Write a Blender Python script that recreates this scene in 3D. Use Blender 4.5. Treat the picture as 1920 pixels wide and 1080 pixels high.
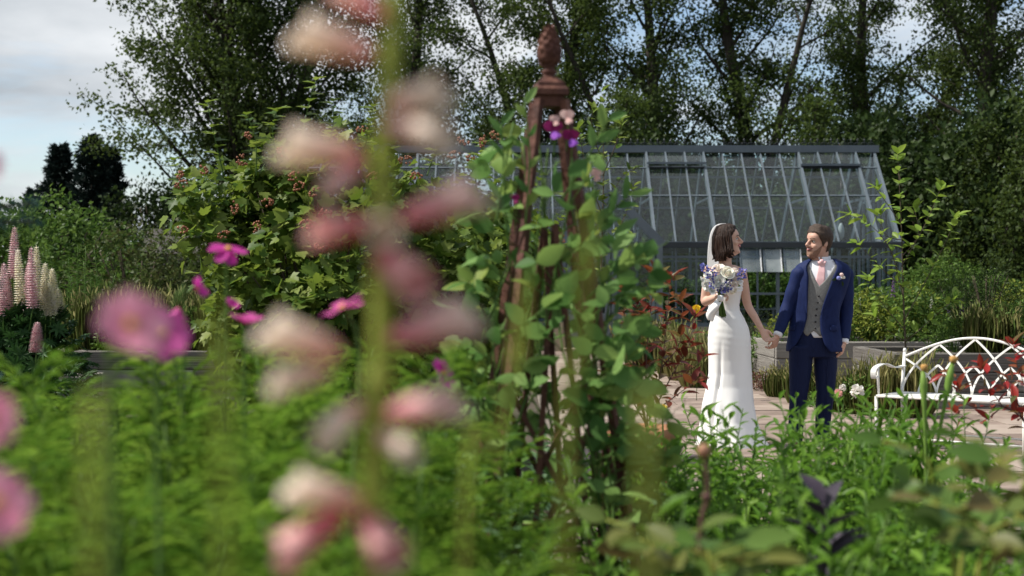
import bpy, bmesh, math, random
import numpy as np
from mathutils import Vector, Matrix, Euler

S = bpy.context.scene
for o in list(bpy.data.objects):
    bpy.data.objects.remove(o)
R = math.radians
random.seed(11)
rng = np.random.default_rng(11)

# ------------------------------------------------------------------ camera
CAMH, FPX = 1.30, 2667.0          # eye height; 50 mm lens in pixels of a 1920 px wide frame
cam_data = bpy.data.cameras.new('camera')
cam_data.lens = 50
cam_data.sensor_width = 36
cam_data.clip_start = 0.05
cam_data.clip_end = 3000
cam_data.dof.use_dof = True
cam_data.dof.focus_distance = 11.6
cam_data.dof.aperture_fstop = 2.8
cam = bpy.data.objects.new('camera', cam_data)
S.collection.objects.link(cam)
cam.location = (0, 0, CAMH)
cam.rotation_euler = (R(90), 0, 0)
S.camera = cam

# ------------------------------------------------------------------ light
TO_SUN = Vector((-0.60, 0.02, 0.80)).normalized()
ELEV = math.asin(TO_SUN.z)
world = bpy.data.worlds.new('World')
S.world = world
world.use_nodes = True
nt = world.node_tree
nt.nodes.clear()
out = nt.nodes.new('ShaderNodeOutputWorld')
sky = nt.nodes.new('ShaderNodeTexSky')
sky.sky_type = 'NISHITA'
sky.sun_disc = False
sky.sun_elevation = ELEV
sky.sun_rotation = math.atan2(TO_SUN.x, TO_SUN.y)
bg1 = nt.nodes.new('ShaderNodeBackground')
bg1.inputs[1].default_value = 0.12
nt.links.new(sky.outputs[0], bg1.inputs[0])
tc = nt.nodes.new('ShaderNodeTexCoord')
sep = nt.nodes.new('ShaderNodeSeparateXYZ')
nt.links.new(tc.outputs['Generated'], sep.inputs[0])
zz = nt.nodes.new('ShaderNodeMath'); zz.operation = 'ADD'; zz.inputs[1].default_value = 0.22
nt.links.new(sep.outputs[2], zz.inputs[0])
zm = nt.nodes.new('ShaderNodeMath'); zm.operation = 'MAXIMUM'; zm.inputs[1].default_value = 0.06
nt.links.new(zz.outputs[0], zm.inputs[0])
dv = nt.nodes.new('ShaderNodeVectorMath'); dv.operation = 'DIVIDE'
cmb = nt.nodes.new('ShaderNodeCombineXYZ')
for i in range(3):
    nt.links.new(zm.outputs[0], cmb.inputs[i])
nt.links.new(tc.outputs['Generated'], dv.inputs[0])
nt.links.new(cmb.outputs[0], dv.inputs[1])
mp = nt.nodes.new('ShaderNodeMapping')
mp.inputs['Location'].default_value = (3.1, 0.4, 0)
nt.links.new(dv.outputs[0], mp.inputs[0])
cn = nt.nodes.new('ShaderNodeTexNoise')
cn.inputs['Scale'].default_value = 1.15
cn.inputs['Detail'].default_value = 9
cn.inputs['Roughness'].default_value = 0.56
cn.inputs['Distortion'].default_value = 0.25
nt.links.new(mp.outputs[0], cn.inputs['Vector'])
cr = nt.nodes.new('ShaderNodeValToRGB')
cr.color_ramp.elements[0].position = 0.42
cr.color_ramp.elements[1].position = 0.53
nt.links.new(cn.outputs[0], cr.inputs[0])
cn2 = nt.nodes.new('ShaderNodeTexNoise')
cn2.inputs['Scale'].default_value = 2.2
cn2.inputs['Detail'].default_value = 7
nt.links.new(mp.outputs[0], cn2.inputs['Vector'])
cr2 = nt.nodes.new('ShaderNodeValToRGB')
cr2.color_ramp.elements[0].position = 0.32
cr2.color_ramp.elements[0].color = (0.46, 0.51, 0.56, 1)
cr2.color_ramp.elements[1].position = 0.68
cr2.color_ramp.elements[1].color = (0.86, 0.89, 0.92, 1)
nt.links.new(cn2.outputs[0], cr2.inputs[0])
bg2 = nt.nodes.new('ShaderNodeBackground')
bg2.inputs[1].default_value = 0.80
nt.links.new(cr2.outputs[0], bg2.inputs[0])
mx = nt.nodes.new('ShaderNodeMixShader')
nt.links.new(cr.outputs[0], mx.inputs[0])
nt.links.new(bg1.outputs[0], mx.inputs[1])
nt.links.new(bg2.outputs[0], mx.inputs[2])
nt.links.new(mx.outputs[0], out.inputs[0])

sun_data = bpy.data.lights.new('sun', 'SUN')
sun_data.energy = 5.0
sun_data.angle = R(0.6)
sun_data.color = (1.0, 0.95, 0.87)
sun = bpy.data.objects.new('sun', sun_data)
S.collection.objects.link(sun)
sun.rotation_euler = TO_SUN.to_track_quat('Z', 'Y').to_euler()

S.view_settings.view_transform = 'Standard'
S.view_settings.look = 'None'
S.view_settings.exposure = 0.38
S.view_settings.gamma = 1.0
S.view_settings.use_curve_mapping = False
S.cycles.max_bounces = 8
S.cycles.transparent_max_bounces = 24
S.cycles.caustics_reflective = False
S.cycles.caustics_refractive = False

# ------------------------------------------------------------------ helpers
def P(x, y, Y):
    """photo pixel (1920 wide) at distance Y -> world point"""
    return np.array([(x - 960) / FPX * Y, Y, CAMH + (540 - y) / FPX * Y])

def unit(v):
    v = np.asarray(v, float)
    n = np.linalg.norm(v, axis=-1, keepdims=True)
    return v / np.maximum(n, 1e-9)

class MB:
    """collects vertex/face arrays, builds one mesh object"""
    def __init__(self):
        self.v, self.f, self.n = [], [], 0
    def add(self, V, F):
        V = np.asarray(V, float).reshape(-1, 3)
        F = np.asarray(F, int)
        self.v.append(V); self.f.append(F + self.n); self.n += len(V)
        return self
    def addp(self, vf):
        return self.add(*vf)
    def mesh(self, name, mat=None, smooth=True):
        me = bpy.data.meshes.new(name)
        if self.n:
            V = np.concatenate(self.v)
            me.vertices.add(len(V)); me.vertices.foreach_set('co', V.ravel())
            loops = np.concatenate([f.ravel() for f in self.f])
            tot = np.concatenate([np.full(len(f), f.shape[1]) for f in self.f])
            start = np.concatenate([[0], np.cumsum(tot)[:-1]])
            me.loops.add(len(loops)); me.loops.foreach_set('vertex_index', loops.astype(np.int32))
            me.polygons.add(len(tot))
            me.polygons.foreach_set('loop_start', start.astype(np.int32))
            me.polygons.foreach_set('use_smooth', np.full(len(tot), smooth))
            me.update(calc_edges=True)
        if mat: me.materials.append(mat)
        return me
    def build(self, name, mat, parent=None, smooth=True, kind=None):
        return link(name, self.mesh(name, mat, smooth), parent, kind)

def link(name, me, parent=None, kind=None):
    o = bpy.data.objects.new(name, me)
    S.collection.objects.link(o)
    if parent is not None: o.parent = parent
    if kind: o['kind'] = kind
    return o

def tag(o, label, cat, group=None):
    o['label'] = label; o['category'] = cat
    if group: o['group'] = group
    return o

def thing(name, label, cat, loc=(0, 0, 0), rz=0.0, group=None):
    o = bpy.data.objects.new(name, None)
    S.collection.objects.link(o)
    o.empty_display_size = 0.1
    o.location = [float(a) for a in loc]; o.rotation_euler = (0, 0, rz)
    return tag(o, label, cat, group)

def copy_tree(o, parent=None):
    c = o.copy(); S.collection.objects.link(c); c.parent = parent
    for ch in list(o.children):
        copy_tree(ch, c)
    return c

def put(o, loc, rz=0.0, s=1.0, label=None, group=None):
    o.location = [float(a) for a in loc]; o.rotation_euler = (0, 0, rz)
    o.scale = (s, s, s) if np.isscalar(s) else s
    if label: o['label'] = label
    if group: o['group'] = group
    return o

BOXF = np.array([[0, 1, 3, 2], [4, 6, 7, 5], [0, 4, 5, 1], [2, 3, 7, 6], [0, 2, 6, 4], [1, 5, 7, 3]])
def box(x0, x1, y0, y1, z0, z1):
    V = np.array([[x, y, z] for x in (x0, x1) for y in (y0, y1) for z in (z0, z1)], float)
    return V, BOXF

def bevbox(x0, x1, y0, y1, z0, z1, b):
    """box with chamfered top edges and vertical corners kept cheap"""
    V = [(x0, y0, z0), (x1, y0, z0), (x1, y1, z0), (x0, y1, z0),
         (x0, y0, z1 - b), (x1, y0, z1 - b), (x1, y1, z1 - b), (x0, y1, z1 - b),
         (x0 + b, y0 + b, z1), (x1 - b, y0 + b, z1), (x1 - b, y1 - b, z1), (x0 + b, y1 - b, z1)]
    F = [(0, 1, 5, 4), (1, 2, 6, 5), (2, 3, 7, 6), (3, 0, 4, 7), (4, 5, 9, 8), (5, 6, 10, 9), (6, 7, 11, 10), (7, 4, 8, 11),
         (8, 9, 10, 11), (3, 2, 1, 0)]
    return np.array(V, float), np.array(F)

def bar(p0, p1, w, h, up=(0, 0, 1)):
    """rectangular bar from p0 to p1"""
    p0 = np.array(p0, float); p1 = np.array(p1, float)
    d = unit(p1 - p0); u = np.array(up, float)
    x = np.cross(d, u)
    if np.linalg.norm(x) < 1e-4: x = np.cross(d, (1, 0, 0))
    x = unit(x); z = np.cross(x, d)
    V = []
    for p in (p0, p1):
        for a in (-.5, .5):
            for c in (-.5, .5):
                V.append(p + x * a * w + z * c * h)
    return np.array(V), BOXF

def tube(pts, rad, n=6, cap=True):
    pts = np.asarray(pts, float); m = len(pts)
    rad = np.broadcast_to(np.asarray(rad, float), (m,))
    T = np.gradient(pts, axis=0); T = unit(T)
    u = np.cross(T[0], (0, 0, 1))
    if np.linalg.norm(u) < 1e-3: u = np.cross(T[0], (1, 0, 0))
    u = unit(u)
    a = np.arange(n) * 2 * math.pi / n
    V = np.zeros((m, n, 3))
    for i in range(m):
        u = unit(u - T[i] * np.dot(u, T[i]))
        w = np.cross(T[i], u)
        V[i] = pts[i] + rad[i] * (np.cos(a)[:, None] * u + np.sin(a)[:, None] * w)
    I = np.arange(m - 1)[:, None] * n; J = np.arange(n)[None]
    K = (J + 1) % n
    F = np.stack([I + J, I + K, I + n + K, I + n + J], -1).reshape(-1, 4)
    V = V.reshape(-1, 3)
    if cap:
        V = np.concatenate([V, pts[:1], pts[-1:]])
        b = m * n
        F = np.concatenate([F, np.stack([K[0], J[0], np.full(n, b), np.full(n, b)], -1),
                            np.stack([(m - 1) * n + J[0], (m - 1) * n + K[0], np.full(n, b + 1), np.full(n, b + 1)], -1)])
        # degenerate quads -> split to keep arrays uniform
    return V, F

def add_tube(mb, pts, rad, n=6, cap=True):
    V, F = tube(pts, rad, n, cap)
    if cap:
        k = 2 * n
        mb.add(V, F[:-k]); base = mb.n - len(V)
        mb.f.append(F[-k:, :3] + base)
    else:
        mb.add(V, F)

def ring_loft(mb, rings, cap=True):
    """rings: list of (n,3) arrays, closed loops"""
    n = len(rings[0]); m = len(rings)
    V = np.concatenate(rings)
    I = np.arange(m - 1)[:, None] * n; J = np.arange(n)[None]; K = (J + 1) % n
    F = np.stack([I + J, I + K, I + n + K, I + n + J], -1).reshape(-1, 4)
    base = mb.n
    if cap:
        V = np.concatenate([V, rings[0].mean(0)[None], rings[-1].mean(0)[None]])
    mb.add(V, F)
    if cap:
        a = np.stack([K[0], J[0], np.full(n, m * n)], -1)
        b = np.stack([(m - 1) * n + J[0], (m - 1) * n + K[0], np.full(n, m * n + 1)], -1)
        mb.f.append(np.concatenate([a, b]) + base)

def lathe(mb, prof, n=20, c=(0, 0, 0)):
    a = np.arange(n) * 2 * math.pi / n
    ring_loft(mb, [np.stack([c[0] + r * np.cos(a), c[1] + r * np.sin(a), np.full(n, c[2] + z)], -1) for r, z in prof])

def sell(cx, cy, z, a, b, n=28, e=2.3, yaw=0.0):
    """superellipse ring; index 0 faces -y (the camera)"""
    t = np.arange(n) * 2 * math.pi / n
    s, c = np.sin(t), np.cos(t)
    x = a * np.sign(s) * np.abs(s) ** (2 / e); y = -b * np.sign(c) * np.abs(c) ** (2 / e)
    cyaw, syaw = math.cos(yaw), math.sin(yaw)
    return np.stack([cx + x * cyaw - y * syaw, cy + x * syaw + y * cyaw, np.full(n, z)], -1)

def blob(mb, c, r, n=10, m=7, jit=0.0):
    c = np.array(c, float); r = np.broadcast_to(np.asarray(r, float), (3,))
    rings = []
    a = np.arange(n) * 2 * math.pi / n
    for i in range(1, m):
        p = math.pi * i / m
        q = 1 + (rng.random(n) - .5) * jit
        rings.append(c + np.stack([np.cos(a) * math.sin(p) * q * r[0], np.sin(a) * math.sin(p) * q * r[1], np.full(n, -math.cos(p) * r[2])], -1))
    ring_loft(mb, rings)

# leaf templates: x across, y along, z off the blade
def leaf_template(prof, fold=0.18, curl=-0.12):
    V, F = [], []
    rows = []
    for t, w in prof:
        zc = curl * t * t
        if w < 1e-6:
            V.append((0, t, zc)); rows.append([len(V) - 1])
        else:
            V += [(-w, t, zc + fold * w), (0, t, zc), (w, t, zc + fold * w)]
            rows.append([len(V) - 3, len(V) - 2, len(V) - 1])
    T3, T4 = [], []
    for a, b in zip(rows[:-1], rows[1:]):
        if len(a) == 1:
            T3 += [(a[0], b[1], b[0]), (a[0], b[2], b[1])]
        elif len(b) == 1:
            T3 += [(a[0], a[1], b[0]), (a[1], a[2], b[0])]
        else:
            T3 += [(a[0], a[1], b[1]), (a[0], b[1], b[0]), (a[1], a[2], b[2]), (a[1], b[2], b[1])]
    return np.array(V, float), np.array(T3)

LEAF_OVAL = leaf_template([(0, 0), (.18, .36), (.42, .5), (.68, .40), (.88, .18), (1, 0)])
LEAF_LANCE = leaf_template([(0, 0), (.25, .42), (.5, .5), (.78, .28), (1, 0)], .25, -.22)
LEAF_TINY = (np.array([(0, 0, 0), (-.5, .5, .1), (0, 1, -.06), (.5, .5, .1)], float), np.array([(0, 3, 2), (0, 2, 1)]))
LEAF_BLADE = leaf_template([(0, .35), (.35, .5), (.7, .36), (1, 0)], .15, -.45)
LEAF_FLAT = leaf_template([(0, .10), (.25, .40), (.6, .50), (.9, .38), (1, .12)], .06, -.10)   # petal
def _lobed():
    pts = [(0, 0), (.20, .02), (.34, .12), (.52, .16), (.50, .34), (.62, .58), (.40, .55), (.26, .52), (.27, .74), (.14, .86), (0, 1.05)]
    out = pts + [(-x, y) for x, y in pts[-2:0:-1]]
    V = [(x, y, .20 * abs(x) - .16 * y * y) for x, y in out] + [(0, .42, -.03)]
    n = len(out); c = n
    F = [(i, (i + 1) % n, c) for i in range(n)]
    return np.array(V, float), np.array(F)
LEAF_LOBED = _lobed()

def scatter(tmpl, pos, yd, zn, L, W):
    tv, tf = tmpl
    pos = np.asarray(pos, float); n = len(pos)
    yd = unit(yd); x = unit(np.cross(yd, zn)); z = np.cross(x, yd)
    L = np.broadcast_to(np.asarray(L, float), (n,)); W = np.broadcast_to(np.asarray(W, float), (n,))
    V = (pos[:, None] + tv[None, :, 0, None] * (W[:, None, None] * x[:, None])
         + tv[None, :, 1, None] * (L[:, None, None] * yd[:, None]) + tv[None, :, 2, None] * (L[:, None, None] * z[:, None]))
    F = (tf[None] + (np.arange(n) * len(tv))[:, None, None]).reshape(-1, tf.shape[1])
    return V.reshape(-1, 3), F

def leaf_objects(name, me, parent, pos, yd, zn, L, W):
    """one object per leaf, sharing the template mesh 'me' (unit length and width)"""
    yd = unit(yd); x = unit(np.cross(yd, zn)); z = np.cross(x, yd)
    n = len(pos)
    L = np.broadcast_to(np.asarray(L, float), (n,)); W = np.broadcast_to(np.asarray(W, float), (n,))
    for i in range(n):
        o = bpy.data.objects.new(name, me)
        S.collection.objects.link(o); o.parent = parent
        m = Matrix.Identity(4)
        for r in range(3):
            m[r][0] = x[i][r] * W[i]; m[r][1] = yd[i][r] * L[i]; m[r][2] = z[i][r] * L[i]; m[r][3] = pos[i][r]
        o.matrix_basis = m

def tmpl_mesh(name, tmpl, mat, thick=False):
    return MB().add(*tmpl).mesh(name, mat)

def rand_dirs(n, up=0.0):
    v = rng.normal(size=(n, 3)); v = unit(v); v[:, 2] += up
    return unit(v)

# ------------------------------------------------------------------ materials
def nmat(name):
    m = bpy.data.materials.new(name); m.use_nodes = True
    n = m.node_tree; n.nodes.clear()
    o = n.nodes.new('ShaderNodeOutputMaterial')
    return m, n, o

def ramp(n, cols, pos=None):
    r = n.nodes.new('ShaderNodeValToRGB')
    e = r.color_ramp.elements
    pos = pos or [i / (len(cols) - 1) for i in range(len(cols))]
    e[0].position = pos[0]; e[0].color = (*cols[0], 1)
    e[1].position = pos[-1]; e[1].color = (*cols[-1], 1)
    for c, p in zip(cols[1:-1], pos[1:-1]):
        x = e.new(p); x.color = (*c, 1)
    return r

def leafmat(name, cols, trans=0.35, rough=0.45, tcol=None, spec=0.14):
    """foliage: colour varies leaf by leaf, light shines through"""
    m, n, o = nmat(name)
    g = n.nodes.new('ShaderNodeNewGeometry'); oi = n.nodes.new('ShaderNodeObjectInfo')
    a = n.nodes.new('ShaderNodeMath'); a.operation = 'ADD'
    n.links.new(g.outputs['Random Per Island'], a.inputs[0]); n.links.new(oi.outputs['Random'], a.inputs[1])
    f = n.nodes.new('ShaderNodeMath'); f.operation = 'FRACT'; n.links.new(a.outputs[0], f.inputs[0])
    r = ramp(n, cols); n.links.new(f.outputs[0], r.inputs[0])
    b = n.nodes.new('ShaderNodeBsdfPrincipled')
    n.links.new(r.outputs[0], b.inputs['Base Color'])
    b.inputs['Roughness'].default_value = rough
    b.inputs['Specular IOR Level'].default_value = spec
    t = n.nodes.new('ShaderNodeBsdfTranslucent')
    if tcol:
        mi = n.nodes.new('ShaderNodeMix'); mi.data_type = 'RGBA'; mi.inputs[0].default_value = 0.5
        n.links.new(r.outputs[0], mi.inputs[6]); mi.inputs[7].default_value = (*tcol, 1)
        n.links.new(mi.outputs[2], t.inputs[0])
    else:
        n.links.new(r.outputs[0], t.inputs[0])
    ms = n.nodes.new('ShaderNodeMixShader'); ms.inputs[0].default_value = trans
    n.links.new(b.outputs[0], ms.inputs[1]); n.links.new(t.outputs[0], ms.inputs[2])
    n.links.new(ms.outputs[0], o.inputs[0])
    return m

def surf(name, cols, scale=6.0, rough=0.7, metal=0.0, bump=0.0, bscale=None, stretch=(1, 1, 1), detail=6, spec=0.4, perobj=0.0, sss=0.0, sheen=0.0):
    """general surface: noise-mixed colours, bump"""
    m, n, o = nmat(name)
    b = n.nodes.new('ShaderNodeBsdfPrincipled')
    tcn = n.nodes.new('ShaderNodeTexCoord'); mpn = n.nodes.new('ShaderNodeMapping')
    mpn.inputs['Scale'].default_value = stretch
    n.links.new(tcn.outputs['Object'], mpn.inputs[0])
    oi = n.nodes.new('ShaderNodeObjectInfo')
    add = n.nodes.new('ShaderNodeVectorMath'); add.operation = 'ADD'
    mul = n.nodes.new('ShaderNodeMath'); mul.operation = 'MULTIPLY'; mul.inputs[1].default_value = 37.0
    n.links.new(oi.outputs['Random'], mul.inputs[0])
    n.links.new(mpn.outputs[0], add.inputs[0]); n.links.new(mul.outputs[0], add.inputs[1])
    ns = n.nodes.new('ShaderNodeTexNoise'); ns.inputs['Scale'].default_value = scale; ns.inputs['Detail'].default_value = detail
    n.links.new(add.outputs[0], ns.inputs['Vector'])
    src = ns.outputs[0]
    if perobj:
        ma = n.nodes.new('ShaderNodeMath'); ma.operation = 'MULTIPLY_ADD'
        ma.inputs[1].default_value = perobj
        sb = n.nodes.new('ShaderNodeMath'); sb.operation = 'SUBTRACT'; sb.inputs[1].default_value = 0.5
        n.links.new(oi.outputs['Random'], sb.inputs[0]); n.links.new(sb.outputs[0], ma.inputs[0]); n.links.new(ns.outputs[0], ma.inputs[2])
        src = ma.outputs[0]
    r = ramp(n, cols, [0.28 + 0.44 * i / (len(cols) - 1) for i in range(len(cols))]) if len(cols) > 1 else None
    if r:
        n.links.new(src, r.inputs[0]); n.links.new(r.outputs[0], b.inputs['Base Color'])
    else:
        b.inputs['Base Color'].default_value = (*cols[0], 1)
    b.inputs['Roughness'].default_value = rough; b.inputs['Metallic'].default_value = metal
    b.inputs['Specular IOR Level'].default_value = spec
    if sss:
        b.inputs['Subsurface Weight'].default_value = sss
        b.inputs['Subsurface Radius'].default_value = (0.012, 0.005, 0.003)
        b.inputs['Subsurface Scale'].default_value = 0.5
    if sheen: b.inputs['Sheen Weight'].default_value = sheen
    if bump:
        n2 = n.nodes.new('ShaderNodeTexNoise'); n2.inputs['Scale'].default_value = bscale or scale * 3; n2.inputs['Detail'].default_value = 5
        n.links.new(add.outputs[0], n2.inputs['Vector'])
        bp = n.nodes.new('ShaderNodeBump'); bp.inputs['Strength'].default_value = bump; bp.inputs['Distance'].default_value = 0.02
        n.links.new(n2.outputs[0], bp.inputs['Height']); n.links.new(bp.outputs[0], b.inputs['Normal'])
    n.links.new(b.outputs[0], o.inputs[0])
    return m

def glassmat(name, tint=(.80, .88, .90), dirt_sheen=0.10, dcol=(.55, .60, .62), dscale=1.5, refl=.04):
    """thin pane: clear, Fresnel reflection, a film of dust or painted sky sheen"""
    m, n, o = nmat(name)
    tr = n.nodes.new('ShaderNodeBsdfTransparent'); tr.inputs[0].default_value = (*tint, 1)
    gl = n.nodes.new('ShaderNodeBsdfGlossy'); gl.inputs['Roughness'].default_value = 0.03
    gl.inputs[0].default_value = (1, 1, 1, 1)
    lw = n.nodes.new('ShaderNodeLayerWeight'); lw.inputs[0].default_value = .5
    pw = n.nodes.new('ShaderNodeMath'); pw.operation = 'POWER'; pw.inputs[1].default_value = 4.0
    n.links.new(lw.outputs['Facing'], pw.inputs[0])
    fr = n.nodes.new('ShaderNodeMath'); fr.operation = 'MULTIPLY_ADD'; fr.inputs[1].default_value = .8; fr.inputs[2].default_value = refl
    n.links.new(pw.outputs[0], fr.inputs[0])
    m1 = n.nodes.new('ShaderNodeMixShader')
    n.links.new(fr.outputs[0], m1.inputs[0]); n.links.new(tr.outputs[0], m1.inputs[1]); n.links.new(gl.outputs[0], m1.inputs[2])
    df = n.nodes.new('ShaderNodeBsdfDiffuse'); df.inputs[0].default_value = (*dcol, 1)
    tcn = n.nodes.new('ShaderNodeNewGeometry')
    ns = n.nodes.new('ShaderNodeTexNoise'); ns.inputs['Scale'].default_value = dscale; ns.inputs['Detail'].default_value = 6
    n.links.new(tcn.outputs['Position'], ns.inputs['Vector'])
    oi = n.nodes.new('ShaderNodeObjectInfo')
    mr = n.nodes.new('ShaderNodeMapRange'); mr.inputs[1].default_value = .3; mr.inputs[2].default_value = .75
    mr.inputs[3].default_value = dirt_sheen * .35; mr.inputs[4].default_value = dirt_sheen * 1.7
    n.links.new(ns.outputs[0], mr.inputs[0])
    mm = n.nodes.new('ShaderNodeMath'); mm.operation = 'MULTIPLY'
    ad = n.nodes.new('ShaderNodeMath'); ad.operation = 'ADD'; ad.inputs[1].default_value = .5
    n.links.new(oi.outputs['Random'], ad.inputs[0]); n.links.new(ad.outputs[0], mm.inputs[0]); n.links.new(mr.outputs[0], mm.inputs[1])
    m2 = n.nodes.new('ShaderNodeMixShader')
    n.links.new(mm.outputs[0], m2.inputs[0]); n.links.new(m1.outputs[0], m2.inputs[1]); n.links.new(df.outputs[0], m2.inputs[2])
    n.links.new(m2.outputs[0], o.inputs[0])
    return m
# ------------------------------------------------------------------ palette
M_SOIL = surf('soil', [(.030, .022, .014), (.07, .052, .034), (.035, .05, .018)], 9, .95, bump=.6, bscale=40)
M_FLAG = surf('sandstone_flag', [(.17, .125, .10), (.25, .19, .155), (.31, .25, .205)], 3.2, .82, bump=.25, bscale=30, perobj=.5)
M_MORTAR = surf('mortar', [(.13, .11, .09), (.20, .17, .13)], 14, .95, bump=.4)
M_SLEEPER = surf('weathered_oak', [(.085, .075, .065), (.20, .185, .165), (.29, .27, .24)], 5, .85, bump=.5, bscale=14, stretch=(.35, 4, 6), perobj=.35)
M_SLEEPER_END = M_SLEEPER
M_FRAME = surf('grey_blue_paint', [(.082, .105, .126), (.115, .142, .165)], 3, .42, spec=.5, bump=.03)
M_GUTTER = surf('dark_gutter_paint', [(.020, .024, .029), (.034, .040, .047)], 3, .4)
M_GLASS = glassmat('roof_glass', (.88, .93, .94), .008, (.40, .47, .53), 1.2, .018)
M_GLASSW = glassmat('wall_glass', (.86, .91, .93), .007, (.40, .46, .50), 2.0, .018)
M_STONE = surf('buff_stone', [(.30, .24, .165), (.44, .36, .25)], 5, .85, bump=.4, bscale=20)
M_TERRA = surf('terracotta', [(.30, .125, .065), (.43, .20, .115)], 8, .8, bump=.15)
M_WHITEP = surf('white_paint', [(.66, .65, .61), (.80, .79, .76)], 9, .45, bump=.06)
M_BARK = surf('bark', [(.022, .018, .014), (.065, .055, .043)], 7, .95, bump=.8, bscale=12, stretch=(1, 1, .25))
M_TWIG = surf('twig', [(.055, .040, .026), (.11, .085, .055)], 20, .85)
M_REDTWIG = surf('red_twig', [(.075, .030, .024), (.13, .06, .045)], 20, .7)
M_GSTEM = leafmat('green_stem', [(.07, .14, .03), (.12, .20, .05)], .1)
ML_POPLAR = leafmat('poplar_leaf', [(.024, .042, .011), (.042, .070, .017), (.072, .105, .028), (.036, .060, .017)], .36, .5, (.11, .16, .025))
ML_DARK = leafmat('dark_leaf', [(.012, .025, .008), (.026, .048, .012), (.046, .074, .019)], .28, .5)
ML_MID = leafmat('mid_leaf', [(.042, .088, .016), (.080, .145, .026), (.13, .205, .04)], .36, .45)
ML_CONIFER = leafmat('conifer_needle', [(.008, .018, .016), (.016, .030, .024)], .1, .6)
ML_BEECH = leafmat('bronze_green_leaf', [(.045, .070, .018), (.08, .11, .03), (.06, .055, .022)], .35, .5)

# ------------------------------------------------------------------ ground
g = MB().add([(-500, -60, 0), (500, -60, 0), (500, 900, 0), (-500, 900, 0)], [(0, 1, 2, 3)]).build('ground', M_SOIL)
g['kind'] = 'structure'
mb = MB(); mb.add([(.30, 7.6, .006), (5.2, 7.6, .006), (5.2, 28.6, .006), (.30, 28.6, .006)], [(0, 1, 2, 3)])
pave = mb.build('pavement', M_MORTAR); pave['kind'] = 'structure'
flag_mesh = [MB().addp(bevbox(-.5, .5, -.5, .5, 0, 1, .02)).mesh('flagstone', M_FLAG, False)]
y = 7.7; r_ = random.Random(5)
while y < 28.4:
    d = r_.choice([.42, .56, .70, .84])
    x = .34 + r_.random() * .2
    while x < 5.0:
        w = r_.choice([.56, .70, .84, 1.05])
        if x + w > 5.15: w = 5.15 - x
        if w > .2:
            o = link('flagstone', flag_mesh[0], pave)
            o.location = (x + w / 2, y + d / 2, .007); o.scale = (w - .014, d - .014, .026 + r_.random() * .006)
            o.rotation_euler = (0, 0, r_.choice([0, math.pi]))
        x += w
    y += d

# ------------------------------------------------------------------ raised beds of oak sleepers
def sleeper_mesh(i):
    r = random.Random(i)
    n = 9; rings = []
    for k in range(n):
        t = k / (n - 1) - .5
        j = lambda s: (r.random() - .5) * s
        b = .05
        if k in (0, n - 1): b = .09
        rings.append(np.array([(t, -.5 + b + j(.03), -.5), (t, .5 - b, -.5 + j(.02)), (t, .5, -.5 + b), (t, .5, .5 - b + j(.04)),
                               (t, .5 - b, .5 + j(.03)), (t, -.5 + b, .5 + j(.03)), (t, -.5 + j(.02), .5 - b), (t, -.5 + j(.02), -.5 + b)]))
    m = MB(); ring_loft(m, rings)
    return m.mesh('sleeper', M_SLEEPER, False)
SLEEP = [sleeper_mesh(i) for i in range(4)]
def raised_bed(x0, x1, y0, y1, h, label, courses=3, length=2.4):
    t = thing('raised_bed', label, 'raised bed', ((x0 + x1) / 2, y0, 0))
    ch = h / courses; r = random.Random(int(x0 * 100 + y0 * 10))
    def run(ax, a0, a1, fixed, stag):
        for c in range(courses):
            a = a0 - (stag * (c % 2))
            while a < a1 - .01:
                s, e = max(a, a0), min(a + length, a1)
                if e - s > .08:
                    o = link('sleeper', r.choice(SLEEP), t)
                    m_ = (s + e) / 2
                    loc = (m_, fixed) if ax == 'x' else (fixed, m_)
                    o.location = (loc[0] - t.location.x, loc[1] - t.location.y, ch * (c + .5))
                    o.scale = (e - s - .008, .10 + r.random() * .012, ch - .008)
                    if ax == 'y': o.rotation_euler = (0, 0, R(90))
                a += length
    run('x', x0, x1, y0 + .05, 1.1); run('x', x0, x1, y1 - .05, .7)
    run('y', y0 + .11, y1 - .11, x0 + .05, .9); run('y', y0 + .11, y1 - .11, x1 - .05, .6)
    MB().add([(x0 + .1 - t.location.x, .1, h - .06), (x1 - .1 - t.location.x, .1, h - .06), (x1 - .1 - t.location.x, y1 - y0 - .1, h - .06), (x0 + .1 - t.location.x, y1 - y0 - .1, h - .06)], [(0, 1, 2, 3)]).build('soil', M_SOIL, t)
    return t
raised_bed(4.0, 8.2, 14.9, 16.7, .62, 'grey oak sleeper raised bed directly behind the white bench')
raised_bed(3.25, 9.5, 17.5, 19.4, .64, 'long grey sleeper raised bed behind the groom, farther than the bench bed')
raised_bed(-4.75, -1.15, 15.4, 17.6, .62, 'weathered sleeper raised bed between the lupins and the berried shrub')
raised_bed(-7.6, -4.35, 13.2, 15.2, .40, 'sleeper raised bed full of lupins', 2)
raised_bed(-5.6, -2.2, 9.2, 10.6, .22, 'low single course sleeper bed behind the feathery cosmos', 1)

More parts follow.
